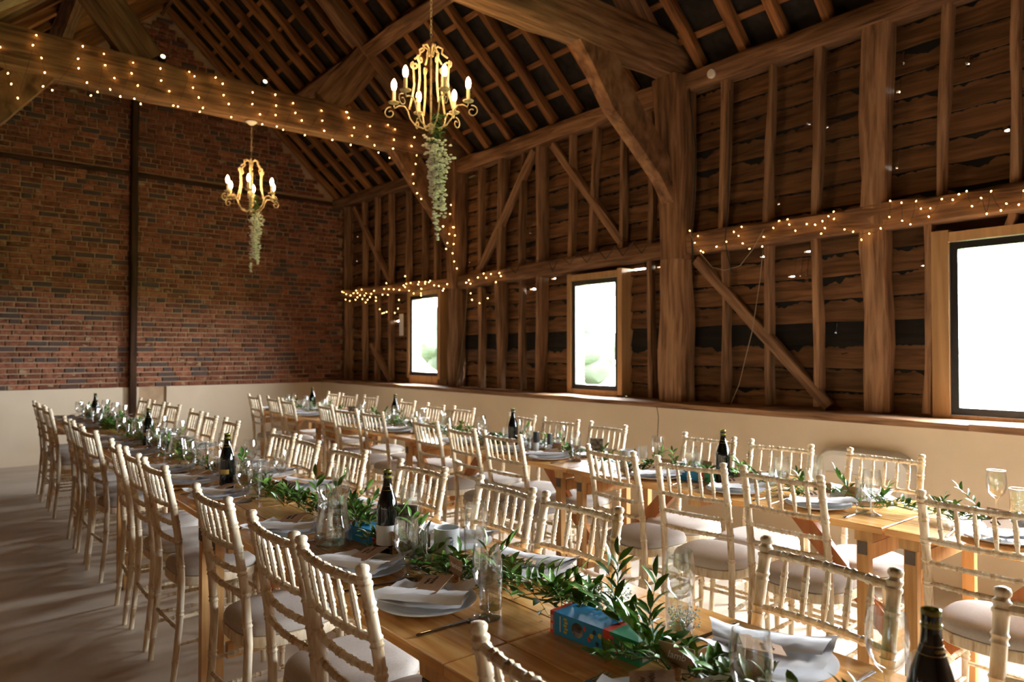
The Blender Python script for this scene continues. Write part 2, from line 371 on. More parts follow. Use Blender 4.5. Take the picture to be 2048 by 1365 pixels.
for ci in range(17):
    z0 = SZ - .03 + ci * PITCHB; z1 = z0 + PITCHB
    for si, (s0, s1) in enumerate(spans):
        segs = [(s0, s1)]
        for (w0, w1, wz0, wz1) in WINS:
            if z1 > wz0 - .01 and z0 < wz1 + .01:
                new = []
                for a, b in segs:
                    if w1 + .02 <= a or w0 - .02 >= b: new.append((a, b)); continue
                    if a < w0 - .004: new.append((a, w0 - .004))
                    if b > w1 + .004: new.append((w1 + .004, b))
                segs = new
        for a, b in segs:
            mb = MB(); hs = [h for h in HW if h[0] < b and h[1] > a and h[2] < z1 + .025 and h[3] > z0 - .004]
            ys = sorted(set([a + (b - a) * k / max(2, int((b - a) / .12)) for k in range(max(2, int((b - a) / .12)) + 1)] + [y for h in hs for y in (h[0], h[1]) if a < y < b]))
            dx = random.uniform(-.006, .006)
            def slab(y0, y1, A0, A1, B0, B1):
                i = len(mb.v); tl = .036
                for x_, k in ((0, 0), (.040, 0)):
                    for yy, zb, zt in ((y0, A0, B0), (y1, A1, B1)):
                        mb.v.append(Vector((x_ + dx, yy, zb))); mb.v.append(Vector((x_ + dx + tl * (zt - zb) / PITCHB, yy, zt)))
                for f in ((0, 2, 3, 1), (4, 5, 7, 6), (0, 1, 5, 4), (2, 6, 7, 3), (0, 4, 6, 2), (1, 3, 7, 5)): mb.face([i + k for k in f])
            for y0, y1 in zip(ys, ys[1:]):
                e0, e1 = edge(ci + si * 31, y0), edge(ci + si * 31, y1); t0, t1 = edge(ci + 1 + si * 31, y0) , edge(ci + 1 + si * 31, y1)
                hh = [h for h in hs if h[0] <= y0 + 1e-5 and h[1] >= y1 - 1e-5]
                if hh:
                    h = hh[0]
                    if h[2] > z0 + max(e0, e1) + .004: slab(y0, y1, z0 + e0, z0 + e1, min(h[2], z1), min(h[2], z1))
                    if h[3] < z1 + min(t0, t1) - .004: slab(y0, y1, max(h[3], z0), max(h[3], z0), z1 + t0 + .022, z1 + t1 + .022)
                else: slab(y0, y1, z0 + e0 - .0005, z0 + e1 - .0005, z1 + t0 + .022, z1 + t1 + .022)
            if not mb.v: continue
            wbd = mb.build('weatherboard', M_tar if ci == 3 and si < 5 else M_board, wr, loc=(XB - XF, -4, 0))
            if ci == 0: continue
            ft = MB(); n = max(2, int((b - a) / .014)); sd_ = ci * 5.7 + si * 13.1      # black felt torn off below the lap
            for k in range(n):
                y0, y1 = a + (b - a) * k / n, a + (b - a) * (k + 1) / n
                if any(h[0] < y1 and h[1] > y0 and z0 - .09 < h[3] and h[2] < z0 + .02 for h in hs): continue
                hh_ = [.007 + .11 * max(0, noise.noise((yy * 4.2, sd_, 0)) - .20) + .05 * max(0, noise.noise((yy * 15, sd_, 3)) - .08) + .02 * max(0, noise.noise((yy * 45, sd_, 5))) for yy in (y0, y1)]
                i = len(ft.v); e0, e1 = edge(ci + si * 31, y0), edge(ci + si * 31, y1)
                for x_ in (.014, .016): ft.v += [Vector((x_, y0, z0 + e0 + .003)), Vector((x_, y1, z0 + e1 + .003)), Vector((x_, y1, z0 + e1 - hh_[1])), Vector((x_, y0, z0 + e0 - hh_[0]))]
                for f in ((0, 1, 2, 3), (7, 6, 5, 4), (3, 2, 6, 7)): ft.face([i + q for q in f])
            if ft.v: ft.build('torn_felt', M_feltb, wbd)
# studs: (left,right,y) px at top and at bottom
def stud(xl1, xr1, y1, xl0, xr0, y0, name='stud', dep=.085, mat=None, sway=.008, face=.72, xf=XF, wob=.006, taper=None):
    def mid(xl, xr, y):      # the px span shows the face and, to its right, the near side
        a = onx(xl, y, xf); yb = min(onx(xr, y, xf + dep).y, a.y - .045); return Vector((xf, (a.y + yb) / 2, a.z)), a.y - yb
    t, wt = mid(xl1, xr1, y1); b, w0 = mid(xl0, xr0, y0)
    t.x = b.x = xf + dep / 2
    return timber(name, b, t, w0, dep, mat or M_stud, wr, up=(1, 0, 0), wob=wob, n=12, taper=wt / w0, sway=sway)
for s in [(1442, 1466, 160, 1437, 1457, 462), (1440, 1457, 503, 1442, 1466, 806), (1533, 1555, 128, 1526, 1551, 450), (1529, 1553, 490, 1528, 1551, 809), (1630, 1657, 95, 1620, 1644, 432), (1620, 1644, 478, 1627, 1652, 814), (1883, 1912, -40, 1873, 1897, 395), (2024, 2046, -40, 2018, 2037, 372),
          (1846, 1871, 446, 1847, 1873, 828), (956, 973, 330, 955, 972, 545), (955, 973, 575, 955, 973, 776), (996, 1018, 318, 993, 1012, 542), (992, 1013, 560, 996, 1011, 778), (1040, 1057, 300, 1036, 1053, 535), (1037, 1052, 555, 1037, 1052, 780), (1137, 1155, 265, 1135, 1150, 515), (1185, 1203, 248, 1177, 1194, 505), (1239, 1257, 232, 1237, 1254, 497), (1295, 1310, 225, 1294, 1309, 490), (1293, 1307, 518, 1294, 1306, 796),
          (724, 735, 400, 724, 735, 575), (724, 736, 590, 724, 736, 768), (749, 760, 395, 749, 760, 575), (749, 760, 590, 749, 760, 768), (777, 790, 388, 777, 790, 570), (776, 790, 590, 776, 790, 770), (811, 824, 382, 811, 824, 566), (843, 855, 372, 843, 855, 566), (868, 880, 366, 868, 880, 560), (2012, 2034, 425, 2012, 2034, 452)]:
    stud(*s)
stud(688, 708, 395, 688, 708, 768, 'post', .16)
stud(1073, 1100, 275, 1069, 1094, 783, 'post', .15, xf=XF - .02)
stud(1724, 1793, 30, 1722, 1787, 823, 'post', .14, xf=XF - .03, sway=.02, wob=.012, mat=M_stud)
for y in (-.2, -2.6): timber('post', (XF + .06, y, SZ), (XF + .06, y, 3.63), .2, .14, M_stud, wr)
for y in (.1, -.7, -1.1, -1.6, -2.2): timber('stud', (XF + .055, y, 2.4), (XF + .055, y, 3.63), .09, .11, M_stud, wr)
# plates and girts
for p, q in (((10.55, 3.80), (7.2, 3.70)), ((7.1, 3.69), (3.8, 3.70)), ((3.75, 3.71), (-3, 3.71))):
    timber('wall_plate', (XF + .03, p[0], p[1]), (XF + .03, q[0], q[1]), .15, .19, M_oak, wr, up=(1, 0, 0), wob=.014, n=20)
for p, q, h in (((10.5, 2.34), (7.28, 2.275), .13), ((7.05, 2.265), (3.85, 2.315), .15), ((3.66, 2.325), (-3, 2.31), .175)):
    timber('girt', (XF + .03, p[0], p[1]), (XF + .03, q[0], q[1]), h, .15, M_oak, wr, up=(1, 0, 0), wob=.012, n=20)
def wall_brace(x1, y1, x0, y0, wd, xf=XF - .005, dep=.07):
    a = onx(x1, y1, xf); b = onx(x0, y0, xf); a.x = b.x = xf + dep / 2
    timber('brace', b, a, wd, dep, M_stud, wr, up=(1, 0, 0), wob=.006)
wall_brace(1390, 520, 1655, 815, .085); wall_brace(1066, 300, 955, 540, .085); wall_brace(1102, 290, 1240, 485, .085)
wall_brace(706, 417, 777, 562, .085); wall_brace(739, 690, 780, 765, .085)
# ---- left and front walls (behind the camera), aisle
wl = tag(empty('wall_left', (-2, 4, 0)), 'boarded aisle wall', 'wall', kind='structure')
m = MB(); m.box((0, -.2, 1.2), (.1, 13.8, 2.4)); m.build('boarding', M_board, wl)
wf = tag(empty('wall_front', (1.5, -3.05, 0)), 'boarded end wall', 'wall', kind='structure')
m = MB(); m.box((-1.5, 0, 1.5), (4.0, .1, 3.0)); m.box((2.65, 0, 1.5), (2.3, .1, 3.0)); m.box((1.0, 0, 1.5), (1.0, .1, 3.0)); m.box((.0, 0, 3.6), (7.0, .1, 1.3)); m.build('boarding', M_board, wf)
m = MB(); m.v = [Vector(p) for p in ((-3.5, 0, 2.3), (3.8, 0, 2.9), (3.8, 0, 3.6), (.85, 0, 6.5), (-3.5, 0, 2.3))]; m.face([1, 2, 3, 0]); m.build('gable_boarding', M_board, wf)
# ---- roof
ce = tag(empty('ceiling', (RX, 4, 5)), 'pitched barn roof of old rafters and battens under dark tiles', 'roof', kind='structure')
inv = Vector((RX, 4, 5))
nrm = Vector((SL, 0, 1)).normalized()
y = -2.9
while y < 10.5:
    jw = random.uniform(.062, .085); dyy = random.uniform(-.03, .03); rot = random.uniform(-.04, .04)
    for side in (1, -1):
        x0 = XF + .02 if side > 0 else -2.0; xr = RX + .02 * side
        p0 = Vector((x0, y + dyy * side, roof_z(x0))); p1 = Vector((xr, y + dyy * side + rot, roof_z(xr)))
        timber('rafter', p0 + Vector((0, 0, .05)), p1 + Vector((0, 0, .05)), jw, .09, M_raft, ce, up=(side * SL, 0, 1), wob=.012, n=10, sway=.012)
    y += .365 + random.uniform(-.03, .03)
for side in (1, -1):
    k = 0; x = (XF - .12) if side > 0 else -.1
    while (x > RX + .15 if side > 0 else x < RX - .15):
        zz = roof_z(x) + .125
        timber('batten', (x, -3, zz), (x, 10.56, zz), .05, .022, M_raft, ce, up=(side * SL, 0, 1), wob=.004, n=14)
        x -= side * .262
    for t in range(-3, 1) if side < 0 else ():
        xx = -.1 + t * .3 - .2; zz = roof_z(xx) + .125
        timber('batten', (xx, -3, zz), (xx, 10.56, zz), .05, .022, M_raft, ce, up=(side * SL, 0, 1), wob=.004, n=14)
for side, x0 in ((1, 5.5), (-1, -2.4)):
    m = MB(); z0 = roof_z(x0) + .15; z1 = roof_z(RX) + .15
    P = [(x0, -3.2, z0), (RX, -3.2, z1), (RX, 10.9, z1), (x0, 10.9, z0)]
    m.v = [Vector(p) for p in P] + [Vector(p) + Vector((0, 0, .06)) for p in P]
    for f in ((0, 1, 2, 3), (7, 6, 5, 4), (0, 4, 5, 1), (1, 5, 6, 2), (2, 6, 7, 3), (3, 7, 4, 0)): m.face(list(f))
    m.build('tile_underside', M_felt, ce, loc=-inv)
for x, s in ((3.72, 1), (.98, -1)):
    timber('purlin', (x, -3, roof_z(x) - .09), (x, 10.56, roof_z(x) - .09), .15, .15, M_oak, ce, up=(s * SL, 0, 1), wob=.018, n=30)
timber('ridge_board', (RX, -3, roof_z(RX) + .02), (RX, 10.56, roof_z(RX) + .02), .05, .15, M_oak, ce, up=(0, 0, 1))
# ---- windows
for i, (a, b, c, d) in enumerate(WINS):
    wn = tag(empty('window_%d' % (i + 1), (XF + .045, (a + b) / 2, c)), ['narrow black-framed window beside the brick wall', 'black-framed window in the middle bay', 'wide black-framed window at the near end of the wall', 'black-framed window beyond the picture edge'][i], 'window', kind='structure')
    W_, H_ = b - a, d - c; f = .045
    for nm, cc, ss in (('frame_stile', (0, -W_ / 2 + f / 2, H_ / 2), (.06, f, H_)), ('frame_stile', (0, W_ / 2 - f / 2, H_ / 2), (.06, f, H_)), ('frame_rail', (0, 0, f / 2), (.06, W_ - 2 * f, f)), ('frame_rail', (0, 0, H_ - f / 2), (.06, W_ - 2 * f, f))):
        m = MB(); m.box(cc, ss); m.build(nm, M_black, wn)
    m = MB(); m.box((.005, 0, H_ / 2), (.008, W_ - 2 * f, H_ - 2 * f)); m.build('pane', M_pane, wn)
    jw = .055 if i != 2 else .10
    for s in (-1, 1):
        m = MB(); m.box((.045, s * (W_ / 2 + jw / 2 + .002), H_ / 2 + .02), (.19, jw, H_ + .12)); m.build('jamb', M_jamb, wn)
    m = MB(); m.box((.045, 0, H_ + .035), (.19, W_, .06)); m.build('header', M_jamb, wn)
    hb = c - SZ
    if hb > .012: m = MB(); m.box((.045, 0, -hb / 2 - .001), (.19, W_, hb - .002)); m.build('sill', M_jamb, wn)

# ================================================================== TRUSSES
def truss(Y, label, full):
    t = tag(empty('roof_truss', (XF - .05, Y, 0)), label, 'truss', 'oak roof trusses')
    zc = 3.935
    timber('tie_beam', (-.25, Y, zc), (XF + .1, Y, zc), .22, .35, M_oak, t, up=(0, 0, 1), wob=.012, n=24)
    # posts
    if full:
        timber('post', (XF - .02, Y, SZ), (XF - .02, Y, 2.2), .23, .26, M_stud, t, up=(1, 0, 0), wob=.012, n=14, taper=.88)
        timber('post', (XF - .02, Y, 2.2), (XF - .04, Y, 3.76), .21, .23, M_oak, t, up=(1, 0, 0), wob=.012, n=10, taper=1.35)
    else:
        timber('post', (XF + .03, Y, SZ), (XF + .03, Y, 2.2), .19, .17, M_stud, t, up=(1, 0, 0), wob=.02, n=14, taper=.9)
        timber('post', (XF + .03, Y, 2.2), (XF + .01, Y, 3.76), .17, .18, M_oak, t, up=(1, 0, 0), wob=.02, n=10, taper=1.4)
    timber('post', (-.15, Y, 0), (-.15, Y, 3.76), .24, .24, M_oak, t, up=(1, 0, 0), wob=.02, n=14)
    # arched braces
    for s in (1, -1):
        pr = [(4.03, 3.765), (4.16, 3.60), (4.36, 3.345), (4.56, 3.12), (4.74, 2.90), (4.86, 2.70)] if not full else [(3.70, 3.765), (3.88, 3.56), (4.06, 3.33), (4.40, 3.07), (4.66, 2.86), (4.82, 2.66)]
        po = [(4.38, 3.765), (4.50, 3.62), (4.64, 3.42), (4.77, 3.22), (4.86, 3.02), (4.90, 2.80)] if not full else [(4.08, 3.765), (4.22, 3.62), (4.40, 3.42), (4.62, 3.22), (4.78, 3.02), (4.83, 2.80)]
        if s < 0: pr = [(4.7 - x + .08, z) for x, z in pr]; po = [(4.7 - x + .08, z) for x, z in po]
        m = MB(); th = .06; X0 = XF - .05
        for dy in (-th, th):
            for (a, b) in zip(pr, po): m.v += [Vector((a[0] - X0, dy, a[1])), Vector((b[0] - X0, dy, b[1]))]
        n = len(pr)
        for i in range(n - 1):
            m.face([2 * i, 2 * i + 1, 2 * i + 3, 2 * i + 2]); j = 2 * n
            m.face([j + 2 * i + 2, j + 2 * i + 3, j + 2 * i + 1, j + 2 * i])
            m.face([2 * i, 2 * i + 2, j + 2 * i + 2, j + 2 * i]); m.face([2 * i + 1, j + 2 * i + 1, j + 2 * i + 3, 2 * i + 3])
        m.face([0, 2 * n, 2 * n + 1, 1]); m.face([2 * n - 2, 2 * n - 1, 4 * n - 1, 4 * n - 2])
        m.build('arched_brace', M_arch, t)
    for s in (1, -1):
        bx = RX + s * .89; tx = RX + s * 1.38
        timber('queen_strut', (bx, Y, 4.1), (tx, Y, roof_z(tx) - .16), .34, .10, M_oak, t, up=(0, 1, 0), wob=.015, n=8)
        x0 = RX + s * 2.52
        timber('principal_rafter', (x0, Y, roof_z(x0) - .10), (RX + s * .05, Y, roof_z(RX) - .12), .15, .17, M_oak, t, up=(0, 1, 0), wob=.014, n=14)
    return t
T1Y, T2Y = 7.17, 3.78
truss(T1Y, 'far oak tie-beam truss strung with rows of fairy lights', False)
truss(T2Y, 'near oak tie-beam truss with thick arched brace and no bulbs', True)

# ================================================================== OUTSIDE
m = MB(); m.box((0, 0, -.05), (160, 160, .1)); tag(m.build('ground', M_grass, loc=(70, 4, -.35)), 'pale meadow outside the windows', 'ground', kind='structure')
def tree(x, y, h, r, label):
    t = tag(empty('tree', (x, y, -.3)), label, 'tree', 'trees outside the windows')
    m = MB(); m.tube([(0, 0, 0), (.1, 0, h * .3), (0, .1, h * .6)], [.25, .2, .1], 8); m.build('trunk', M_bark, t, True)
    m = MB()
    for k in range(38):
        a = random.uniform(0, 6.3); rr = r * math.sqrt(random.random()); zz = random.uniform(.15, 1)
        m.blob((rr * math.cos(a) * (1.1 - zz * .5), rr * math.sin(a) * (1.1 - zz * .5), h * zz * .92), r * random.uniform(.25, .42), 2, .12)
    m.build('crown', M_tree, t, True)
tree(24, 33, 4.6, 3.2, 'pale leafy tree seen through the narrow far window')
tree(24, 25.5, 3.9, 2.6, 'low rounded tree seen through the middle window')
tree(29, 21, 3.4, 2.6, 'faint small tree at the edge of the middle window')

# ================================================================== CHAIRS
def interp(tab, z):
    for (z0, v0), (z1, v1) in zip(tab, tab[1:]):
        if z <= z1: return v0 + (v1 - v0) * (z - z0) / (z1 - z0)
    return tab[-1][1]
PX = [(0, -.212), (.25, -.186), (.44, -.178), (.6, -.19), (.75, -.212), (.92, -.248)]
PY = [(0, .170), (.44, .166), (.92, .163)]
def ringed(p0, p1, r, rings, pair=.010, amp=1.32, segs=8, bow=None, n=6, rad_fn=None):
    """tube p0->p1 with pairs of raised bamboo rings at fractions `rings`"""
    p0, p1 = Vector(p0), Vector(p1); L_ = (p1 - p0).length; st = {}
    for i in range(n + 1): st[i / n] = 1.0
    for f in rings:
        for dd, a in ((-1.5, 1), (-.9, amp), (-.2, 1), (.2, 1), (.9, amp), (1.5, 1)): st[min(1, max(0, f + dd * pair / L_))] = a
    ks = sorted(st); pts = []; rad = []
    for t in ks:
        p = p0.lerp(p1, t)
        if bow: p = p + bow(t)
        pts.append(p); rad.append(r * st[t] * (rad_fn(t) if rad_fn else 1))
    return MB().tube(pts, rad, segs)
def make_chair():
    root = empty('banquet_chair')
    for s in (-1, 1):
        zs = {}
        for i in range(24): zs[round(.90 * i / 23, 4)] = .0145
        for z in (.11, .30, .50, .60, .675, .75, .83): 
            for dd, a in ((-.014, 1), (-.008, 1.22), (-.002, 1.0), (.002, 1.0), (.008, 1.22), (.014, 1)): zs[round(z + dd, 4)] = .0145 * a
        zs = {z: r * (.8 + .2 * min(1, z / .3)) for z, r in zs.items()}
        zs.pop(.9, None)
        for z, r in ((.876, .0150), (.880, .0178), (.886, .0178), (.889, .0150), (.893, .0150), (.897, .0175), (.902, .0175), (.906, .0135), (.910, .0125), (.915, .0160), (.921, .0168), (.927, .0142), (.930, .007)): zs[z] = r
        ks = [k for k in sorted(zs) if not (.862 < k < .876)]
        MB().tube([(interp(PX, z), s * interp(PY, z), z) for z in ks], [zs[z] for z in ks], 10).build('back_post', M_chair, root, True)
        z0 = .405; ringed((.172, s * .176, 0), (.155, s * .160, z0), .0145, [.22, .62, .8], segs=10, amp=1.25, rad_fn=lambda t: .75 + .25 * t).build('front_leg', M_chair, root, True)
    def rail(z, r, rings, bow=.018):
        x = interp(PX, z); yy = interp(PY, z)
        return ringed((x, -yy, z), (x, yy, z), r, rings, bow=lambda t: Vector((-bow * 4 * t * (1 - t), 0, 0)), n=8)
    fr = [(k + 1) / 6 for k in range(5)]
    for nm, z, r in (('top_rail', .888, .0102), ('lower_rail', .755, .0096), ('cross_rail', .675, .0088), ('cross_rail', .60, .0088)):
        rail(z, r, fr).build(nm, M_chair, root, True)
    for t in fr:
        y = lambda z: -interp(PY, z) + 2 * interp(PY, z) * t
        b = -.018 * 4 * t * (1 - t)
        ringed((interp(PX, .76) + b, y(.76), .758), (interp(PX, .885) + b, y(.885), .886), .0068, [.32, .68], pair=.007, amp=1.25, rad_fn=lambda q: .72 + .5 * math.sin(math.pi * q)).build('spindle', M_chair, root, True)
    plan = []
    for k in range(32):
        a = 2 * math.pi * k / 32; ca, sa = math.cos(a), math.sin(a)
        x = .184 * math.copysign(abs(ca) ** .72, ca); yy = .183 * math.copysign(abs(sa) ** .62, sa) * (1 + .05 * x / .19)
        plan.append((x, yy))
    def ringstack(levels):
        m = MB(); n = len(plan)
        for sc_, z in levels: m.v += [Vector((p[0] * sc_, p[1] * sc_, z)) for p in plan]
        for i in range(len(levels) - 1):
            for k in range(n): m.face([i * n + k, i * n + (k + 1) % n, (i + 1) * n + (k + 1) % n, (i + 1) * n + k])
        m.face(list(range(n))[::-1]); m.face([(len(levels) - 1) * n + k for k in range(n)]); return m
    ringstack([(.97, .398), (1, .402), (1, .432), (.985, .437)]).build('seat_frame', M_chair, root, True)
    ringstack([(.95, .437), (.985, .443), (.985, .458), (.95, .471), (.85, .480), (.6, .485), (.3, .487)]).build('seat_cushion', M_cush, root, True)
    st = lambda a, b: ringed(a, b, .0082, [.25, .5, .75]).build('stretcher', M_chair, root, True)
    for s in (-1, 1):
        for z in (.17, .28): st((interp(PX, z), s * interp(PY, z), z), (.172 - .04 * z, s * (.176 - .04 * z), z))
    st((.163, -.168, .225), (.163, .168, .225)); st((.160, -.165, .32), (.160, .165, .32)); st((interp(PX, .23), -.169, .23), (interp(PX, .23), .169, .23))
    return root
chair0 = make_chair(); index_kids(chair0)
SIDE = {'LL': 'outer side of left row', 'LR': 'inner side of left row', 'RL': 'inner side of right row', 'RR': 'window side of right row'}
ORD = ['first', 'second', 'third', 'fourth', 'fifth', 'sixth', 'seventh', 'eighth', 'ninth', 'tenth', 'eleventh', 'twelfth', 'thirteenth', 'fourteenth']
def where(sd, i): return '%s, %s from brick wall' % (SIDE[sd], ORD[i])
rx0 = lambda y: 2.775 + .015 * (y - 1)
CH = {'LL': [(.73, y, a) for y, a in ((8.2, 1), (7.74, -2), (7.22, 0), (6.05, 1), (5.58, 0), (5.08, -4), (4.25, 4), (3.82, 1), (3.36, -2), (2.53, -2), (1.965, 0), (1.585, -1), (.83, 2))],
      'LR': [(x, y, a) for x, y, a in ((1.66, 8.05, -2), (1.67, 7.5, -3), (1.70, 7.05, -3), (1.66, 6.17, 2), (1.63, 5.65, 4), (1.63, 5.16, 3), (1.62, 4.165, -1), (1.60, 3.75, 5), (1.60, 3.25, -2), (1.61, 2.58, -3), (1.62, 2.02, 3), (1.61, 1.62, -1), (1.64, .825, 5), (1.66, .31, 0))],
      'RL': [(x, y, a) for x, y, a in ((2.77, 8.02, 0), (2.80, 7.52, 2), (2.77, 7.04, 3), (2.79, 6.17, 4), (2.72, 5.60, -6), (2.75, 5.18, -2), (2.67, 4.24, 3), (2.60, 3.70, 5), (2.60, 3.28, -2), (2.59, 2.40, 4), (2.585, 1.92, -7), (2.63, 1.51, -2), (2.62, .82, 0))],
      'RR': [(x, y, a) for x, y, a in ((3.70, 7.93, 3), (3.66, 7.43, -2), (3.72, 7.03, 3), (3.65, 6.12, 6), (3.56, 5.47, 7), (3.56, 5.02, 4), (3.50, 4.16, 4), (3.48, 3.70, -5), (3.48, 3.24, 3), (3.46, 2.43, -2), (3.47, 1.99, -5), (3.52, 1.48, -1))]}
first = True
PLACES = []
for sd, lst in CH.items():
    for i, (x, y, a) in enumerate(lst):
        o = chair0 if first else copy_tree(chair0); first = False
        f = 1 if sd[1] == 'L' else -1
        ang = R(-a) if f > 0 else math.pi + R(-a)
        o.location = (x + .248 * f * math.cos(R(a)), y + .248 * f * math.sin(R(-a)), 0); o.rotation_euler = (0, 0, ang)
        tag(o, 'limewashed bamboo-style chair, ' + where(sd, i), 'chair', 'limewashed banquet chairs')
        PLACES.append((sd, i, y))

# ================================================================== TABLES
TH, TL = .735, 1.755
def make_table(wd):
    root = empty('trestle_table'); n = 4; pw = wd / n
    pm = {}
    for k in range(n):
        q = MB(); a, b = (pw - .0025) / 2, TL / 2 - .003; ch = .002
        q.v = [Vector(p) for p in ((-a, -b, -.013), (a, -b, -.013), (a, b, -.013), (-a, b, -.013), (-a, -b, .013 - ch), (a, -b, .013 - ch), (a, b, .013 - ch), (-a, b, .013 - ch), (-a + ch, -b + ch, .013), (a - ch, -b + ch, .013), (a - ch, b - ch, .013), (-a + ch, b - ch, .013))]
        for f in ((3, 2, 1, 0), (0, 1, 5, 4), (1, 2, 6, 5), (2, 3, 7, 6), (3, 0, 4, 7), (4, 5, 9, 8), (5, 6, 10, 9), (6, 7, 11, 10), (7, 4, 8, 11), (8, 9, 10, 11)): q.face(list(f))
        q.build('plank', M_pine, root, loc=(-wd / 2 + pw * (k + .5), 0, TH - .013))
    for y in (-TL / 2 + .08, 0, TL / 2 - .08):
        m = MB(); m.box((0, 0, 0), (wd - .03, .07, .04)); m.build('batten', M_pleg, root, loc=(0, y, TH - .047))
    for sy in (-1, 1):
        y = sy * (TL / 2 - .085)
        for sx in (-1, 1):
            m = MB(); m.box((0, 0, 0), (.036, .045, .666)); m.build('leg', M_pleg, root, loc=(sx * (wd / 2 - .035), y, .334))
            m = MB(); m.box((0, 0, 0), (.004, .035, .05)); m.build('bracket', M_bracket, root, loc=(sx * (wd / 2 - .0149), y, TH - .095))
        for z in (.20, .62):
            m = MB(); m.box((0, 0, 0), (wd - .14, .03, .06)); m.build('cross_bar', M_pleg, root, loc=(0, y, z))
        ln = math.hypot(.42, .44); ang = math.atan2(.42, .44) * sy
        m = MB(); m.box((0, 0, 0), (.035, .075, ln), Matrix.Rotation(ang, 3, 'X')); m.build('diagonal_brace', M_brace, root, loc=(0, y - sy * (.02 + .21), .23 + .22))
    return root
TABS = []
for row, wd, ys, ct in (('left', .71, [.385, 2.14, 3.90, 5.66, 7.42], lambda y: (1.195, 0)), ('right', .63, [.29, 2.05, 3.81, 5.57, 7.33], lambda y: (rx0(y) + .315, -math.atan(.015)))):
    t0 = make_table(wd); index_kids(t0)
    for i, y in enumerate(ys):
        o = t0 if i == 0 else copy_tree(t0); x, rz = ct(y); o.location = (x, y, 0); o.rotation_euler = (0, 0, rz)
        tag(o, 'pine trestle table, %s from brick wall in the %s row' % (ORD[4 - i], row), 'table', 'pine trestle tables'); TABS.append((row, i, x, y))
def table_x(row, y): return 1.195 if row == 'L' else rx0(y) + .315

# ================================================================== PLACE SETTINGS
def plate_mesh():
    pr = [(.0, .004), (.075, .004), (.082, .001), (.088, .003), (.132, .016), (.134, .0185), (.130, .0185), (.088, .008), (.078, .006), (.0, .006)]
    return MB().lathe(pr, 40, close=False).mesh('plate', M_white, True)
def napkin_mesh(seed):
    rnd = random.Random(seed); m = MB(); z = lambda u, v, b: b + .006 * noise.noise((u * 2.4 + seed, v * 2.4, b * 30))
    nu, nv = 12, 10
    def layer(fx, fy, base, lift):
        P = []
        for j in range(nv + 1):
            row = []
            for i in range(nu + 1):
                u, v = i / nu * 2 - 1, j / nv * 2 - 1
                row.append((fx(u, v), fy(u, v), z(u * 2, v * 2, base) + lift(u, v)))
            P.append(row)
        m.grid(P)
    # folded pocket: base sheet, and a diagonal front fold
    layer(lambda u, v: u * .118 * (1 - .12 * v), lambda u, v: v * .088 + .014 * math.sin(u * 2), .024, lambda u, v: .012 * max(0, u * v) + .010 * abs(u) ** 3)
    layer(lambda u, v: u * .122 * (1 - .1 * v) + .01, lambda u, v: v * .050 - .040 + .012 * math.sin(u * 2 + 1), .034, lambda u, v: .010 * (1 - v * v) + .012 * max(0, u) ** 2)
    layer(lambda u, v: u * .050 + .07 + .02 * v, lambda u, v: v * .042 + .055, .032, lambda u, v: .018 * max(0, u + v))
    return m.mesh('napkin', M_napkin, True)
plate_me = plate_mesh(); nap_me = [napkin_mesh(s) for s in (1, 2, 3)]
def glass_mesh(outer, inner, name):
    return MB().lathe(outer + inner[::-1], 28, close=False).mesh(name, M_glass, True)
wo = [(.001, 0), (.034, 0), (.035, .002), (.030, .0045), (.014, .009), (.0065, .016), (.005, .03), (.0048, .050), (.006, .058), (.009, .063), (.018, .070), (.028, .081), (.0345, .098), (.0365, .115), (.0355, .135), (.0325, .155), (.0315, .163)]
wi = [(.001, .069), (.017, .074), (.0265, .084), (.033, .099), (.035, .115), (.034, .135), (.031, .155), (.0305, .163)]
wo = [(r * 1.02, z * 1.13) for r, z in wo]; wi = [(r * 1.02, z * 1.13) for r, z in wi]
wine_me = glass_mesh(wo, wi, 'wine_glass')
to = [(.001, 0), (.029, 0), (.030, .003), (.0305, .02), (.0325, .125), (.0325, .128)]
ti = [(.001, .016), (.027, .017), (.029, .022), (.031, .125), (.0315, .128)]
tumb_me = glass_mesh(to, ti, 'tumbler')
def fork_mesh():
    m = MB(); m.tube([(-.095, 0, .003), (-.06, 0, .004), (-.01, 0, .005), (.03, 0, .008)], [.0055, .0045, .003, .0035], 8, .5)
    m.grid([[(.03, -.005, .008), (.03, .005, .008)], [(.045, -.0105, .006), (.045, .0105, .006)], [(.055, -.011, .004), (.055, .011, .004)]])
    for k in range(4):
        y = -.0092 + k * .0061; m.tube([(.053, y, .004), (.075, y, .0035), (.098, y, .008)], [.0021, .0019, .0009], 5, .7)
    return m.mesh('fork', M_steel, True)
def knife_mesh():
    m = MB(); m.tube([(-.105, 0, .004), (-.10, 0, .004), (-.06, 0, .004), (-.005, 0, .004)], [.003, .006, .0055, .0045], 8, .6)
    m.grid([[(-.006, -.004, .004), (-.006, .004, .004)], [(.03, -.007, .003), (.03, .007, .003)], [(.09, -.0085, .003), (.09, .007, .003)], [(.115, -.007, .003), (.115, -.002, .003)]])
    m.grid([[(-.006, -.004, .0055), (-.006, .004, .0055)], [(.03, -.007, .0045), (.03, .007, .0045)], [(.09, -.0085, .0042), (.09, .007, .0042)], [(.115, -.007, .0035), (.115, -.002, .0035)]])
    return m.mesh('knife', M_steel, True)
fork_me, knife_me = fork_mesh(), knife_mesh()
card_me = MB().box((0, 0, 0), (.085, .13, .001)).mesh('menu_card', M_kraft)
script_me = None
cork_me = MB().lathe([(.0095, 0), (.0105, .002), (.0105, .036), (.0095, .038)], 14).mesh('cork', M_cork, True)
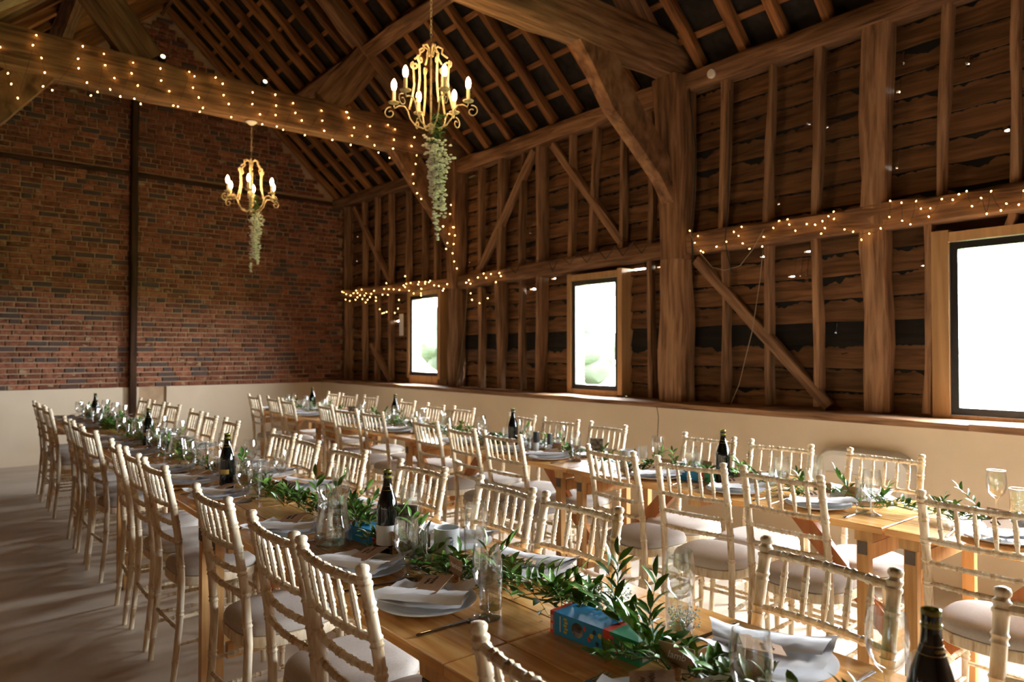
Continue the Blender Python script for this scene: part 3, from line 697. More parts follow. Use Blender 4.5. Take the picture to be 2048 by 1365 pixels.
ncard_me = MB().box((0, 0, .0), (.0012, .078, .044)).mesh('card', M_kraft)
def squiggle(seed, wdt, h, r=.0004):
    rnd = random.Random(seed); m = MB(); n = 26; pts = []
    for k in range(n):
        t = k / (n - 1); pts.append((.0009, -wdt / 2 + wdt * t + .0016 * math.sin(k * 2.2), h * math.sin(k * 1.75 + seed) * rnd.uniform(.4, 1)))
    return m.tube(pts, r, 4)
OCC = []
def clash(x, y, r): return any((x - a) ** 2 + (y - b) ** 2 < (r + c) ** 2 for a, b, c, h in OCC)
def free(x, y, r, h=.2):      # nearest clear spot on the table top
    for k in range(0, 26):
        for j in range(1 if k == 0 else 20):
            a = j * math.pi / 10 + k; X_, Y_ = x + .008 * k * math.cos(a), y + .008 * k * math.sin(a)
            if not clash(X_, Y_, r): OCC.append((X_, Y_, r, h)); return X_, Y_
    OCC.append((x, y, r, h)); return x, y
PLPOS = {}
for sd, i, y in PLACES:
    f = 1 if sd[1] == 'L' else -1; row = sd[0]; rnd = random.Random(i * 17 + ord(sd[0]) * 3 + ord(sd[1]))
    PLPOS[(sd, i)] = (table_x(row, y) - f * (.355 if row == 'L' else .315) + f * .162, y + rnd.uniform(-.015, .015))
    OCC.append((*PLPOS[(sd, i)], .134, .05))
# ================================================================== CENTREPIECES
def bottle(loc, label, style):
    b = tag(empty('wine_bottle', loc), label, 'bottle', 'wine bottles'); b.scale = (.93,) * 3
    MB().lathe([(.030, 0), (.0375, .004), (.038, .012), (.038, .15), (.0365, .17), (.031, .195), (.022, .222), (.0165, .242), (.0150, .262), (.0150, .288)], 28).build('body', M_bottle, b, True)
    MB().lathe([(.0152, .268), (.0162, .269), (.0162, .273), (.0152, .274), (.0147, .288), (.0155, .289), (.0155, .293), (.0150, .296), (.0125, .297), (.0115, .290)], 20).build('lip', M_lip, b, True)
    if style == 'gold':
        P = [[(.0386 * math.cos(R(a)), .0386 * math.sin(R(a)), z) for a in range(195, 266, 10)] for z in (.088, .112)]
        MB().grid(P).build('label', M_gold, b)
    elif style == 'white':
        P = [[(.0386 * math.cos(R(a)), .0386 * math.sin(R(a)), z) for a in range(150, 331, 10)] for z in (.035, .105)]
        MB().grid(P).build('label', M_label, b)
    for z in (.226, .240):
        rr = interp([(.195, .031), (.222, .022), (.242, .0165), (.262, .015)], z)
        MB().lathe([(rr + .0003, z), (rr + .0008, z + .0006), (rr + .0003, z + .0012)], 20, close=False).build('gold_band', M_gold, b)
    return b
def bpos(px, py, row):      # bottle by its mouth pixel and the centre line of its row
    p = onz(px, py, TH + .297 * .93); return (*free(p.x, p.y, .042, .3), TH)
for px, py, row, lb, st in ((1862, 1218, 'L', 'open dark wine bottle nearest the camera, at the bottom right', 'white'), (775, 940, 'L', 'dark wine bottle beside the propped photo and the jug', 'white'), (454, 867, 'L', 'dark wine bottle with gold label between jugs on left row', 'gold'), (283, 816, 'L', 'dark wine bottle with gold label further along the left row', 'gold'), (187, 787, 'L', 'farthest dark wine bottle on left row', 'plain'),
                            (1446, 860, 'R', 'dark wine bottle nearest the window side chairs on right row', 'plain'), (1026, 817, 'R', 'dark wine bottle beside black tins on right row', 'plain'), (790, 789, 'R', 'dark wine bottle in front of the narrow window on right row', 'white'), (631, 775, 'R', 'farthest dark wine bottle on right row', 'plain')):
    b = bottle(bpos(px, py, row), lb, st)
    if px == 1862:
        for k, ch in enumerate('CAPPARDO'):
            a = R(222 + k * 8.5); rr = .0199
            Mx = Matrix.Translation((rr * math.cos(a), rr * math.sin(a), .2335)) @ Matrix.Rotation(a + R(90), 4, 'Z') @ Matrix.Rotation(R(90), 4, 'X')
            text(ch, .0072, M_gold, 'lettering', b, Mx, .0001)
def jug(loc, label, rz, water=.7):
    loc = (*free(loc[0], loc[1], .075, .2), TH); j = tag(empty('water_jug', loc, rz), label, 'jug', 'glass water jugs'); h = .19
    prof = [(.001, 0), (.052, 0), (.060, .006), (.064, .022), (.062, .045), (.054, .085), (.047, .12), (.044, .145), (.046, .16), (.053, .176), (.056, .186)]
    inn = [(.001, .010), (.054, .012), (.060, .024), (.058, .046), (.050, .085), (.0435, .12), (.041, .145), (.043, .16), (.051, .178), (.055, .187)]
    m = MB().lathe(prof + inn[::-1], 32, close=False)
    for p in m.v:      # pouring lip
        if p.z > .15:
            a = math.atan2(p.y, p.x); k = max(0, math.cos(a)) ** 8 * (p.z - .15) / .037; p.x += .026 * k; p.z += .006 * k
    m.build('body', M_glass, j, True)
    m = MB(); m.tube([(-.046, 0, .165), (-.07, 0, .172), (-.094, 0, .155), (-.100, 0, .12), (-.094, 0, .075), (-.080, 0, .055), (-.062, 0, .055)], [.009, .008, .008, .008, .0075, .007, .008], 10, .8); m.build('handle', M_glass, j, True)
    zt = .19 * water; wp = [(r - .0008, z) for r, z in inn if z < zt]; wp.append((interp([(z, r) for r, z in inn], zt) - .0008, zt)); wp.append((.001, zt))
    MB().lathe(wp, 28, close=False).build('water', M_water, j, True)
jug((1.06, 2.27, TH), 'glass jug of water beside the wine bottle, near end of left row', R(30))
jug((1.17, 4.74, TH), 'glass water jug midway along left row', R(10))
p = onz(898, 868, TH); jug((p.x - .02, p.y, TH), 'glass water jug on right row below the narrow window', R(40))
def photo(loc, rz, label, word=None):
    loc = (*free(loc[0], loc[1], .03, .12), TH); c = tag(empty('photo_card', loc, rz), label, 'photo', 'propped instant photos')
    M = Matrix.Rotation(R(8), 4, 'Y')
    o = MB().box((0, 0, 0), (.002, .088, .107)).build('print', M_label, c); o.matrix_local = Matrix.Translation((0, 0, .0895)) @ M
    q = MB().box((-.0014, 0, .012), (.0008, .074, .074)).build('picture', M_photo, o)
    if word: text(word, .019, M_ink, 'lettering', o, Matrix.Translation((-.0013, 0, -.040)) @ Matrix(((0, 0, -1, 0), (-1, 0, 0, 0), (0, 1, 0, 0), (0, 0, 0, 1))), .0002, shear=.3)
    put('cork', cork_me, c)
photo((1.27, 2.07, TH), R(28), 'instant photo captioned in ink beside the candle jar, left row', 'Busted')
p = onz(1213, 932, TH); photo((3.12, 3.0, TH), R(35), 'instant photo of people in colour on right row', None)
p = onz(703, 842, TH); photo((p.x, p.y, TH), R(35), 'instant photo with dark picture at far end of right row', None)
photo((1.18, 7.6, TH), R(20), 'instant photo at far end of left row beside the last bottle', None)
def candle_jar(loc, rz, label, words):
    loc = (*free(loc[0], loc[1], .045, .12), TH); c = tag(empty('candle_jar', loc, rz), label, 'candle', 'candles in jars'); h = .105; r = .041
    MB().lathe([(.001, 0), (r - .002, 0), (r, .003), (r, h), (r - .003, h), (r - .003, h - .02), (.001, h - .021)], 32, close=False).build('jar', M_frost, c, True)
    MB().tube([(0, 0, h - .021), (0, 0, h - .008)], .0012, 5).build('wick', M_ink, c)
    if words:
        P = [[((r + .0004) * math.cos(R(a)), (r + .0004) * math.sin(R(a)), z) for a in range(-42, 43, 7)] for z in (.004, h - .012)]
        MB().grid(P).build('label', M_label, c, True)
        for k, ch in enumerate('THE WOLF'):
            if ch == ' ': continue
            zz = .012 + k * .0098
            text(ch, .0165, M_navy, 'lettering', c, Matrix.Translation((r + .0012, -.003, zz)) @ Matrix(((0, 0, 1, 0), (0, -1, 0, 0), (1, 0, 0, 0), (0, 0, 0, 1))), .0002)
candle_jar((1.285, 1.90, TH), R(262), 'white candle jar lettered in navy beside the instant photo', True)
p = onz(1278, 925, TH); candle_jar((3.08, 2.72, TH), R(200), 'plain white candle jar on right row', False)
p = onz(860, 865, TH); candle_jar((3.10, 5.05, TH), R(200), 'plain white candle jar farther along right row', False)
# dark cylinders on the right row
for px, py, lb in ((1072, 905, 'black-lidded tin beside the wine bottle on right row'), (1099, 905, 'slim black-topped tin farther right of the bottle')):
    p = onz(px, py, TH); t = tag(empty('spice_tin', (*free(3.08, p.y * 3.08 / p.x, .024, .14), TH)), lb, 'tin', 'black tins'); r = .02 if px == 1072 else .014
    MB().lathe([(r, 0), (r, .07)], 16).build('body', M_frost, t, True); MB().lathe([(r + .001, .0701), (r + .001, .14), (r - .001, .141)], 16).build('cap', M_darkcan, t, True)
# board game boxes
def game_box(loc, rz, label, full=True):
    [OCC.append((loc[0] + q * math.cos(rz), loc[1] + q * math.sin(rz), .05, .05)) for q in (-.09, 0, .09)]; g = tag(empty('game_box', loc, rz), label, 'box', 'small card game boxes'); L_, W_, H_ = .26, .085, .052
    def part(nm, x0, x1, mat):
        m = MB(); m.box(((x0 + x1) / 2, 0, H_ / 2), (x1 - x0, W_, H_)); return m.build(nm, mat, g)
    part('end_band', -L_ / 2, -L_ / 2 + .012, M_red); part('blue_section', -L_ / 2 + .012, .03, M_blue); part('red_section', .03, .05, M_red); gs = part('green_section', .05, L_ / 2, M_green)
    if not full: return
    y = -W_ / 2 - .0004
    def pr(nm, x, z, w_, h_, mat, yy=y): MB().box((x, yy, z), (w_, .0006, h_)).build(nm, mat, g)
    for k in range(2): pr('print', -L_ / 2 + .005, .015 + k * .02, .006, .014, M_label)
    pr('print', -.098, .027, .003, .036, M_label)
    for k in range(5): pr('print', -.082 + (k % 2) * .003, .012 + k * .0075, .010, .005, M_yel)
    MB().lathe([(.001, -.0004), (.017, -.0004), (.017, .0004), (.001, .0004)], 18, (-.045, y, .027), Matrix.Rotation(R(90), 3, 'X')).build('print', M_photo, g)
    for x, z, mt in ((-.022, .036, M_red), (-.010, .017, M_red), (.006, .036, M_navy), (.014, .014, M_navy), (.022, .034, M_yel), (-.002, .027, M_yel)):
        MB().blob((x, y, z), .0058, 1, .25, (1, .08, 1.1)).build('print', mt, g)
    for x, z, mt in ((.047, .030, M_yel), (.060, .030, M_pink), (.066, .014, M_pink), (.056, .042, M_pink)): MB().blob((x, y, z), .006, 1, .25, (1, .08, 1.1)).build('print', mt, g)
    for k in range(5): pr('print', .078 + k * .008, .026, .0035, .026 + .004 * (k % 3), M_label)
    MB().box((L_ / 2 + .0004, -.008, .024), (.0006, .05, .036)).build('print', M_label, g)
    for k in range(11): MB().box((L_ / 2 + .0010, -.027 + k * .0038, .026), (.0004, .0008 + .0010 * (k % 3 == 0), .026)).build('barcode_bar', M_ink, g)
d0 = onz(1110, 1268, TH); d1 = onz(1240, 1320, TH)
ax = (d1 - d0).normalized(); rz = math.atan2(ax.y, ax.x); nrm_ = Vector((-ax.y, ax.x, 0))
cpos = d0 + ax * .115 + nrm_ * .0425
game_box((cpos.x, cpos.y, TH), rz, 'blue red and green game box under foliage on nearest table')
game_box((1.20, 2.22, TH), R(-80), 'green game box half hidden in leaves beside the jug', False)
p = onz(1400, 965, TH); game_box((p.x + .06, p.y + .05, TH), R(-80), 'dark game box behind chairs on right row', False)

# ================================================================== PLACE SETTINGS
NAMES = {('LL', 10): 'Sammy', ('LL', 11): 'charlotte', ('LL', 12): 'lamb'}
GL = {('LR', 13): (1.37, .575, 1.35, .50), ('LR', 12): (1.40, 1.07, 1.32, 1.01), ('LL', 12): (1.10, .69, 1.06, .615), ('LL', 11): (1.07, 1.41, 1.115, 1.475), ('LL', 10): (1.05, 1.825, 1.11, 1.885), ('LR', 11): (1.34, 1.82, 1.28, 1.75), ('RL', 11): (2.97, 1.30, 3.04, 1.365)}
for sd, i, y in PLACES:
    f = 1 if sd[1] == 'L' else -1; row = sd[0]
    hw = .355 if row == 'L' else .315
    edge_x = table_x(row, y) - f * hw
    wv = where(sd, i); near = y < 3.2
    rnd = random.Random(i * 17 + ord(sd[0]) * 3 + ord(sd[1]))
    ex = lambda d: edge_x + f * d
    plx, py = PLPOS[(sd, i)]
    o = put('dinner_plate', plate_me, None, (plx, py, TH)); tag(o, 'white china plate, ' + wv, 'plate', 'dinner plates')
    o = put('napkin', nap_me[i % 3], None, (plx, py, TH)); o.rotation_euler = (0, 0, (0 if f > 0 else math.pi) + R(-60 + rnd.uniform(-15, 15))); tag(o, 'folded white linen napkin, ' + wv, 'napkin', 'folded napkins')
    c = empty('menu_card', (plx + f * .02, py + .012, TH + .045), (0 if f > 0 else math.pi) + R(-55 + rnd.uniform(-12, 12))); c.rotation_euler[0] = R(6); c.rotation_euler[1] = R(-7)
    tag(c, 'kraft menu card tucked in napkin, ' + wv, 'menu card', 'kraft menu cards'); put('card', card_me, c)
    if near:
        M = Matrix.Translation((.01, .02, .0008)) @ Matrix.Rotation(R(90), 4, 'Y')
        sq = squiggle(i, .05, .008); oo = sq.build('handwriting', M_ink, c); oo.matrix_local = Matrix.Translation((0, .03, .0)) @ Matrix.Rotation(R(-90), 4, 'Y')
        sq = squiggle(i + 4, .035, .007); oo = sq.build('handwriting', M_ink, c); oo.matrix_local = Matrix.Translation((-.018, .025, .0)) @ Matrix.Rotation(R(-90), 4, 'Y')
    g0 = (ex(.225 + rnd.uniform(-.01, .01)), y - f * (.165 + rnd.uniform(0, .03))); gx, gy = free(*GL.get((sd, i), g0)[:2], .038)
    o = put('wine_glass', wine_me, None, (gx, gy, TH)); tag(o, 'stemmed wine glass, ' + wv, 'glass', 'wine glasses')
    o = put('tumbler', tumb_me, None, (*free(*GL.get((sd, i), (0, 0, gx + f * (.062 if row == 'L' else .055), gy + .062 * (1 if rnd.random() < .8 else -1)))[2:], .034), TH)); tag(o, 'straight water tumbler, ' + wv, 'glass', 'water tumblers')
    if y < 5.4:
        o = put('knife', knife_me, None, (ex(.135), y - f * .165 - .0 , TH)); o.rotation_euler = (0, 0, (0 if f > 0 else math.pi) + R(rnd.uniform(-10, 8))); tag(o, 'steel table knife, ' + wv, 'knife', 'table knives')
        o = put('fork', fork_me, None, (ex(.135), y + f * .165, TH)); o.rotation_euler = (0, 0, (0 if f > 0 else math.pi) + R(rnd.uniform(-8, 8))); tag(o, 'steel fork, ' + wv, 'fork', 'table forks')
        cx = ex(.305 if row == 'L' else .285); cx, cy = free(cx, y + f * .055 + rnd.uniform(-.02, .02), .022, .09)
        n = empty('place_card', (cx, cy, TH), R(rnd.uniform(-14, 14)) + (0 if f < 0 else math.pi)); tag(n, 'kraft name card in cork holder, ' + wv, 'name card', 'kraft name cards')
        put('cork', cork_me, n); cc = put('card', ncard_me, n, (.0, 0, .058))
        if (sd, i) in NAMES:
            text(NAMES[(sd, i)], .021, M_chalk, 'lettering', cc, Matrix.Translation((.0009, 0, 0)) @ Matrix(((0, 0, 1, 0), (1, 0, 0, 0), (0, 1, 0, 0), (0, 0, 0, 1))), .0002, shear=.3)
        elif near: squiggle(i + 9, .045, .005).build('handwriting', M_chalk, cc)

o = put('wine_glass', wine_me, None, (3.36, .975, TH)); OCC.append((3.36, .975, .038, .2)); tag(o, 'stemmed wine glass against the plain plaster at the right picture edge', 'glass', 'wine glasses')
o = put('tumbler', tumb_me, None, (3.31, .885, TH)); OCC.append((3.31, .885, .034, .2)); tag(o, 'straight tumbler cut by the right picture edge', 'glass', 'water tumblers')
# ================================================================== GARLANDS
def leaf_mesh(mat, name='leaf'):
    m = MB(); L_ = 1.0
    for t, w_ in ((0, .0), (.22, .12), (.5, .16), (.78, .10), (1.0, 0)):
        dz = .10 * math.sin(t * 2.6)
        m.v += [Vector((t, -w_, dz + .35 * w_)), Vector((t, 0, dz)), Vector((t, w_, dz + .35 * w_))]
    for i in range(4):
        b = i * 3; m.face([b, b + 1, b + 4, b + 3]); m.face([b + 1, b + 2, b + 5, b + 4])
    return m
LEAF = leaf_mesh(None); leaf_me = LEAF.mesh('leaf', M_leaf, True)
def garland(row, y0, y1, label, nleaf_obj, density=26, step=.03):
    cx = lambda y: table_x(row, y) + .035 * math.sin(y * 5.1 + (1 if row == 'L' else 3)) + .015 * math.sin(y * 13)
    g = tag(empty('foliage_garland', (cx(y0), y0, TH)), label, 'garland', 'green leaf garlands')
    org = Vector((cx(y0), y0, TH)); rnd = random.Random(int(y0 * 100) + ord(row))
    stems = MB(); mass = MB(); leaves = []
    n = int((y1 - y0) / .06)
    pts = [(cx(y0 + (y1 - y0) * k / n), y0 + (y1 - y0) * k / n, TH + .018 + .012 * math.sin(k * 1.7)) for k in range(n + 1)]
    stems.tube([Vector(p) - org for p in pts], .003, 5)
    ns = int((y1 - y0) * density)
    for s in range(ns):
        y = y0 + (y1 - y0) * (s + rnd.random()) / ns; a = rnd.uniform(0, 2 * math.pi)
        if rnd.random() < .6: a = rnd.choice((90, 270)) * math.pi / 180 + rnd.uniform(-.9, .9)
        if row == 'L' and .98 < y < 1.30 and math.cos(a) < .25: a = math.pi - a if math.cos(a) < -.25 else rnd.uniform(-.9, .9)
        el = rnd.uniform(.05, .55) if rnd.random() < .86 else rnd.uniform(.55, 1.0)
        ln = rnd.uniform(.09, .175) if row == 'L' else rnd.uniform(.08, .15)
        d = Vector((math.cos(a) * math.cos(el) * .75, math.sin(a) * math.cos(el), math.sin(el)))
        base = Vector((cx(y) + rnd.uniform(-.025, .025), y, TH + rnd.uniform(.01, .055)))
        pp = []
        for k in range(5):
            t = k / 4; q = base + d * (ln * t) + Vector((0, 0, -.05 * t * t * (1 if el < .6 else .2)))
            q.z = max(q.z, TH + .006); pp.append(q)
        stems.tube([q - org for q in pp], [.0016, .0014, .0012, .001, .0006], 4)
        nl = rnd.randint(6, 9)
        for k in range(nl):
            t = .15 + .85 * k / (nl - 1); i = min(3, int(t * 4)); q = pp[i].lerp(pp[i + 1], t * 4 - i)
            sgn = 1 if k % 2 else -1; size = rnd.uniform(.040, .064) * (1.0 if row == 'L' else .9)
            if k == nl - 1: sgn = 0
            side = d.cross(Vector((0, 0, 1))); side = side.normalized() if side.length > .1 else Vector((1, 0, 0))
            ld = (d.normalized() * .75 + side * sgn * .8 + Vector((0, 0, rnd.uniform(-.15, .5)))).normalized()
            up = Vector((rnd.uniform(-.5, .5), rnd.uniform(-.5, .5), 1)); yv = (up.cross(ld)).normalized(); zv = ld.cross(yv)
            M = Matrix((ld, yv, zv)).transposed().to_4x4(); M.translation = q
            tip = q + ld * size
            if tip.z < TH + .003: M.translation = q + Vector((0, 0, TH + .003 - tip.z + .004))
            mid = M.translation + ld * size * .5
            if any((mid.x - a_) ** 2 + (mid.y - b_) ** 2 < (c_ + .004) ** 2 and mid.z < TH + h_ for a_, b_, c_, h_ in OCC): continue
            leaves.append((M, size))
    leaves.sort(key=lambda ms: (ms[0].translation - CAM).length)
    for k, (M, size) in enumerate(leaves):
        if k < nleaf_obj:
            M2 = M.copy(); M2.translation = M.translation - org
            put('leaf', leaf_me, g, M=M2 @ Matrix.Scale(size, 4))
        else:
            b = len(mass.v); T = M @ Matrix.Scale(size, 4)
            mass.v += [T @ p - org for p in LEAF.v]
            for f in LEAF.f: mass.face([b + j for j in f])
    stems.build('stem', M_stem, g, True)
    if mass.v: tag(mass.build('foliage', M_leaf_i, g, True), kind='stuff')
garland('L', .22, 1.24, 'leafy garland over the nearest left table and the game box', 300, 58)
garland('L', 1.28, 3.0, 'leafy garland along the second nearest left table', 300, 70)
garland('L', 3.05, 4.75, 'leafy garland along the middle table of left row', 0, 30)
garland('L', 4.8, 6.5, 'leafy garland along the second table from brick wall, left row', 0, 72)
garland('L', 6.55, 8.2, 'leafy garland on the farthest left table', 0, 72)
garland('R', .4, 1.15, 'leafy garland on the nearest right table', 220, 60)
garland('R', 1.2, 2.9, 'leafy garland on the right table below the big bottle', 280, 54)
garland('R', 2.95, 4.65, 'leafy garland on the middle table of right row', 0, 54)
garland('R', 4.7, 6.4, 'leafy garland on the right table behind the water jug', 0, 54)
garland('R', 6.45, 8.1, 'leafy garland on the farthest right table', 0, 54)
def gyp(loc, r, label, n=130):
    g = tag(empty('gypsophila_sprig', loc), label, 'flowers', 'white gypsophila sprigs'); st = MB(); fl_ = MB()
    for k in range(14):
        a = random.uniform(0, 6.3); rr = r * random.uniform(.3, 1); st.tube([(0, 0, 0), (rr * .5 * math.cos(a), rr * .5 * math.sin(a), r * .6), (rr * math.cos(a), rr * math.sin(a), r * random.uniform(.6, 1.4))], .0006, 3)
    for k in range(n):
        a = random.uniform(0, 6.3); rr = r * math.sqrt(random.random()); fl_.blob((rr * math.cos(a), rr * math.sin(a), r * random.uniform(.5, 1.5)), random.uniform(.0015, .0030), 1, .2)
    st.build('stem', M_stem, g); tag(fl_.build('blossom', M_gyp, g), kind='stuff')
gyp((1.26, 1.16, TH + .04), .045, 'white gypsophila tucked behind the game box'); gyp((1.30, .98, TH + .04), .035, 'white gypsophila at the barcode end of the game box')
for row, y, lb in (('L', 3.55, 'white gypsophila near the gold-labelled bottle, left row'), ('L', 4.45, 'white gypsophila beside the middle jug, left row'), ('L', 5.5, 'white gypsophila beyond the middle jug, left row'), ('L', 6.9, 'white gypsophila at far table, left row'), ('R', 3.4, 'white gypsophila near the tins, right row'), ('R', .8, 'white gypsophila on nearest right table'), ('R', 7.2, 'white gypsophila at far table, right row')):
    gyp((table_x(row, y) + .03, y, TH + .04), .055, lb, 90)

# ================================================================== CHANDELIERS
def chandelier(X, Y, top, label, sw):
    zc = 3.0
    c = tag(empty('chandelier', (X, Y, zc)), label, 'chandelier', 'wrought iron chandeliers')
    MB().lathe([(.055, top - zc), (.055, top - zc - .008), (.03, top - zc - .03), (.008, top - zc - .04)], 20).build('ceiling_rose', M_pvc, c, True)
    m = MB(); z = top - zc - .04; k = 0
    while z > .37:
        h = .03; pts = [(.007 * math.cos(a) * (k % 2 == 0), .007 * math.cos(a) * (k % 2), z - h / 2 + h / 2 * 1.15 * math.sin(a)) for a in [i * math.pi / 4 for i in range(9)]]
        m.tube(pts, .0018, 4, cap=False); z -= .026; k += 1
    m.build('chain', M_iron, c)
    MB().tube([(0, 0, .38), (0, 0, .1), (0, 0, -.17)], [.006, .007, .006], 8).build('rod', M_iron, c)
    MB().lathe([(.002, -.20), (.014, -.19), (.018, -.175), (.010, -.16), (.022, -.15), (.022, -.14), (.006, -.13)], 14).build('finial', M_iron, c, True)
    def scroll(cx, cz, r0, a0, turns, n=14): return [(cx + r0 * (1 - .72 * i / n) * math.cos(a0 + turns * 2 * math.pi * i / n), cz + r0 * (1 - .72 * i / n) * math.sin(a0 + turns * 2 * math.pi * i / n)) for i in range(n + 1)]
    for k in range(6):
        a = k * math.pi / 3 + sw; ca, sa = math.cos(a), math.sin(a)
        to3 = lambda pr: [(x * ca, x * sa, z) for x, z in pr]
        # upright S-arm: crown scroll at top, sweeping out to the cup, then scroll
        up_ = scroll(.105, .245, .028, R(60), -1.0)[::-1] if True else []
        arm = up_ + [(.112, .20), (.108, .12), (.118, .05), (.135, -.02), (.14, -.04)]
        MB().tube(to3(arm), .0068, 7).build('upright_arm', M_iron, c, True)
        crown = [(.012, .30), (.02, .345), (.045, .362), (.075, .345), (.07, .315), (.088, .30), (.108, .285)]
        MB().tube(to3(crown), .0062, 7).build('crown_scroll', M_iron, c, True)
        low = [(.01, -.15), (.05, -.165), (.10, -.145), (.135, -.10), (.15, -.05), (.17, -.02), (.205, -.015), (.235, -.03), (.24, -.01)]
        MB().tube(to3(low), .0052, 7).build('lower_arm', M_iron, c, True)
        cur = scroll(.265, -.06, .04, R(100), -1.15)
        MB().tube(to3(cur), .004, 6).build('tip_scroll', M_iron, c, True)
        cx = .24
        MB().lathe([(.006, -.005), (.02, -.002), (.034, .004), (.036, .010), (.010, .010)], 16, (cx * ca, cx * sa, 0)).build('drip_pan', M_iron, c, True)
        cd = MB().lathe([(.0115, .010), (.0115, .085)], 14, (cx * ca, cx * sa, 0)).build('candle_sleeve', M_candle, c, True)
        MB().lathe([(.009, .086), (.014, .098), (.0175, .115), (.0165, .132), (.010, .150), (.003, .160), (.0005, .162)], 14, (cx * ca, cx * sa, 0)).build('bulb', M_bulb, cd, True)
chandelier(2.42, T2Y, 3.755, 'near chandelier with six lit candle bulbs under the thick-braced truss', .3)
chandelier(2.437, T1Y, 3.755, 'far chandelier hanging below the fairy-lit beam before the brick wall', .1)
def wisteria(X, Y, z1, z0, label):
    g = tag(empty('hanging_flowers', (X, Y, z1)), label, 'flowers', 'hanging flower trails')
    st = MB(); lf = MB(); fl_ = MB(); rnd = random.Random(int(Y * 10)); H_ = z1 - z0
    for k in range(7):
        a = rnd.uniform(0, 6.3); r = rnd.uniform(.01, .055); ln = H_ * (1 if k == 0 else rnd.uniform(.55, .9))
        pts = [(r * math.cos(a) * min(1, t * 4) + .01 * math.sin(t * 6 + k), r * math.sin(a) * min(1, t * 4), -ln * t) for t in [i / 10 for i in range(11)]]
        st.tube(pts, .0015, 4)
        for j in range(70):
            t = .16 + .84 * rnd.random(); p = Vector(pts[int(t * 10)]).lerp(Vector(pts[min(10, int(t * 10) + 1)]), t * 10 % 1); sp = .030 * (1.08 - t)
            q = p + Vector((rnd.gauss(0, sp), rnd.gauss(0, sp), rnd.gauss(0, .01)))
            fl_.blob(q, rnd.uniform(.008, .0155), 1, .35, (1, 1, .6))
    for k in range(130):
        z = -H_ * .30 * rnd.random() + .10; a = rnd.uniform(0, 6.3); d = Vector((math.cos(a), math.sin(a), rnd.uniform(-.9, .3))).normalized(); yv = Vector((0, 0, 1)).cross(d).normalized()
        M = Matrix((d, yv, d.cross(yv))).transposed().to_4x4(); M.translation = Vector((rnd.gauss(0, .018), rnd.gauss(0, .018), z)); b = len(lf.v)
        M = M @ Matrix.Scale(rnd.uniform(.03, .055), 4); lf.v += [M @ p for p in LEAF.v]; [lf.face([b + j for j in f]) for f in LEAF.f]
    st.build('stem', M_stem, g); tag(lf.build('foliage', M_leaf_i, g, True), kind='stuff'); tag(fl_.build('blossom', M_wist, g), kind='stuff')
wisteria(2.46, T2Y - .02, 2.84, 2.10, 'white wisteria trail hanging from the near chandelier')
wisteria(2.47, T1Y - .02, 2.90, 2.20, 'white wisteria trail hanging from the far chandelier')

# ================================================================== FAIRY LIGHTS
bulb_me = MB().lathe([(.0015, 0), (.006, .004), (.008, .012), (.006, .02), (.001, .024)], 8).mesh('bulb', M_fairy, True)
def fairy(label, pts, wire=M_wire, chain=9, size=.62):
    org = Vector(pts[0]); g = tag(empty('fairy_light_string', org), label, 'fairy lights', 'fairy light strings'); m = MB()
    for a, b in zip(pts, pts[1:]):
        a, b = Vector(a), Vector(b)
        if (a - b).length < chain: m.tube([a - org, (a + b) / 2 - org - Vector((0, 0, .02)), b - org], .0012, 4)
    if m.v: m.build('wire', wire, g)
    for p in pts:
        o = put('bulb', bulb_me, g, Vector(p) - org + Vector((0, 0, -.012))); o.scale = (size,) * 3; o.rotation_euler = (random.uniform(-1, 1), random.uniform(-1, 1), 0)
S = 1 / 2.923
tie = [(4, 270), (45, 425), (65, 488), (105, 570), (213, 200), (190, 260), (245, 335), (262, 422), (248, 500), (307, 523), (485, 268), (453, 338), (457, 395), (507, 480), (527, 553), (572, 535), (612, 310), (618, 375), (672, 450), (647, 520), (705, 562), (777, 360), (773, 425), (805, 497), (788, 573), (823, 605), (937, 398), (940, 467), (991, 530), (1010, 612), (1043, 617), (1107, 415), (1135, 440), (1128, 510), (1163, 568), (1185, 628), (1165, 650), (1258, 448), (1300, 487), (1305, 553), (1337, 605), (1350, 682), (1478, 537), (1473, 605), (1520, 665), (1530, 722), (1610, 552), (1615, 615), (1611, 670), (1617, 735), (1656, 756), (1716, 600), (1725, 657), (1763, 702), (1780, 787), (1880, 642), (1884, 700), (1898, 762), (1940, 815), (2026, 653), (2040, 685)]
tie2 = [(125, 652), (140, 686), (170, 743), (157, 790), (148, 845), (262, 733), (250, 795), (290, 848), (310, 888), (368, 727), (408, 753), (405, 815), (395, 865), (378, 920), (522, 800), (508, 852), (536, 905), (532, 955)]
br = [(512, 1015), (520, 1070), (535, 1127), (565, 1160), (690, 1322), (737, 1197), (733, 1248), (750, 1327)]
br5 = [(690, 65), (660, 118), (726, 108), (750, 70), (758, 117), (714, 162), (710, 195), (750, 168), (747, 222), (755, 270), (770, 312)]
YT = T1Y - .135
fairy('fairy lights draped in columns over the far tie beam', [ony(x * S, y * S, YT) for x, y in tie] + [ony(650 + x * S, y * S, YT) for x, y in tie2])
fairy('fairy lights down the arched brace of the far truss', [ony(650 + x * S, y * S, T1Y - .1) for x, y in br] + [ony(650 + x * S, 430 + y * S, T1Y - .12) for x, y in br5])
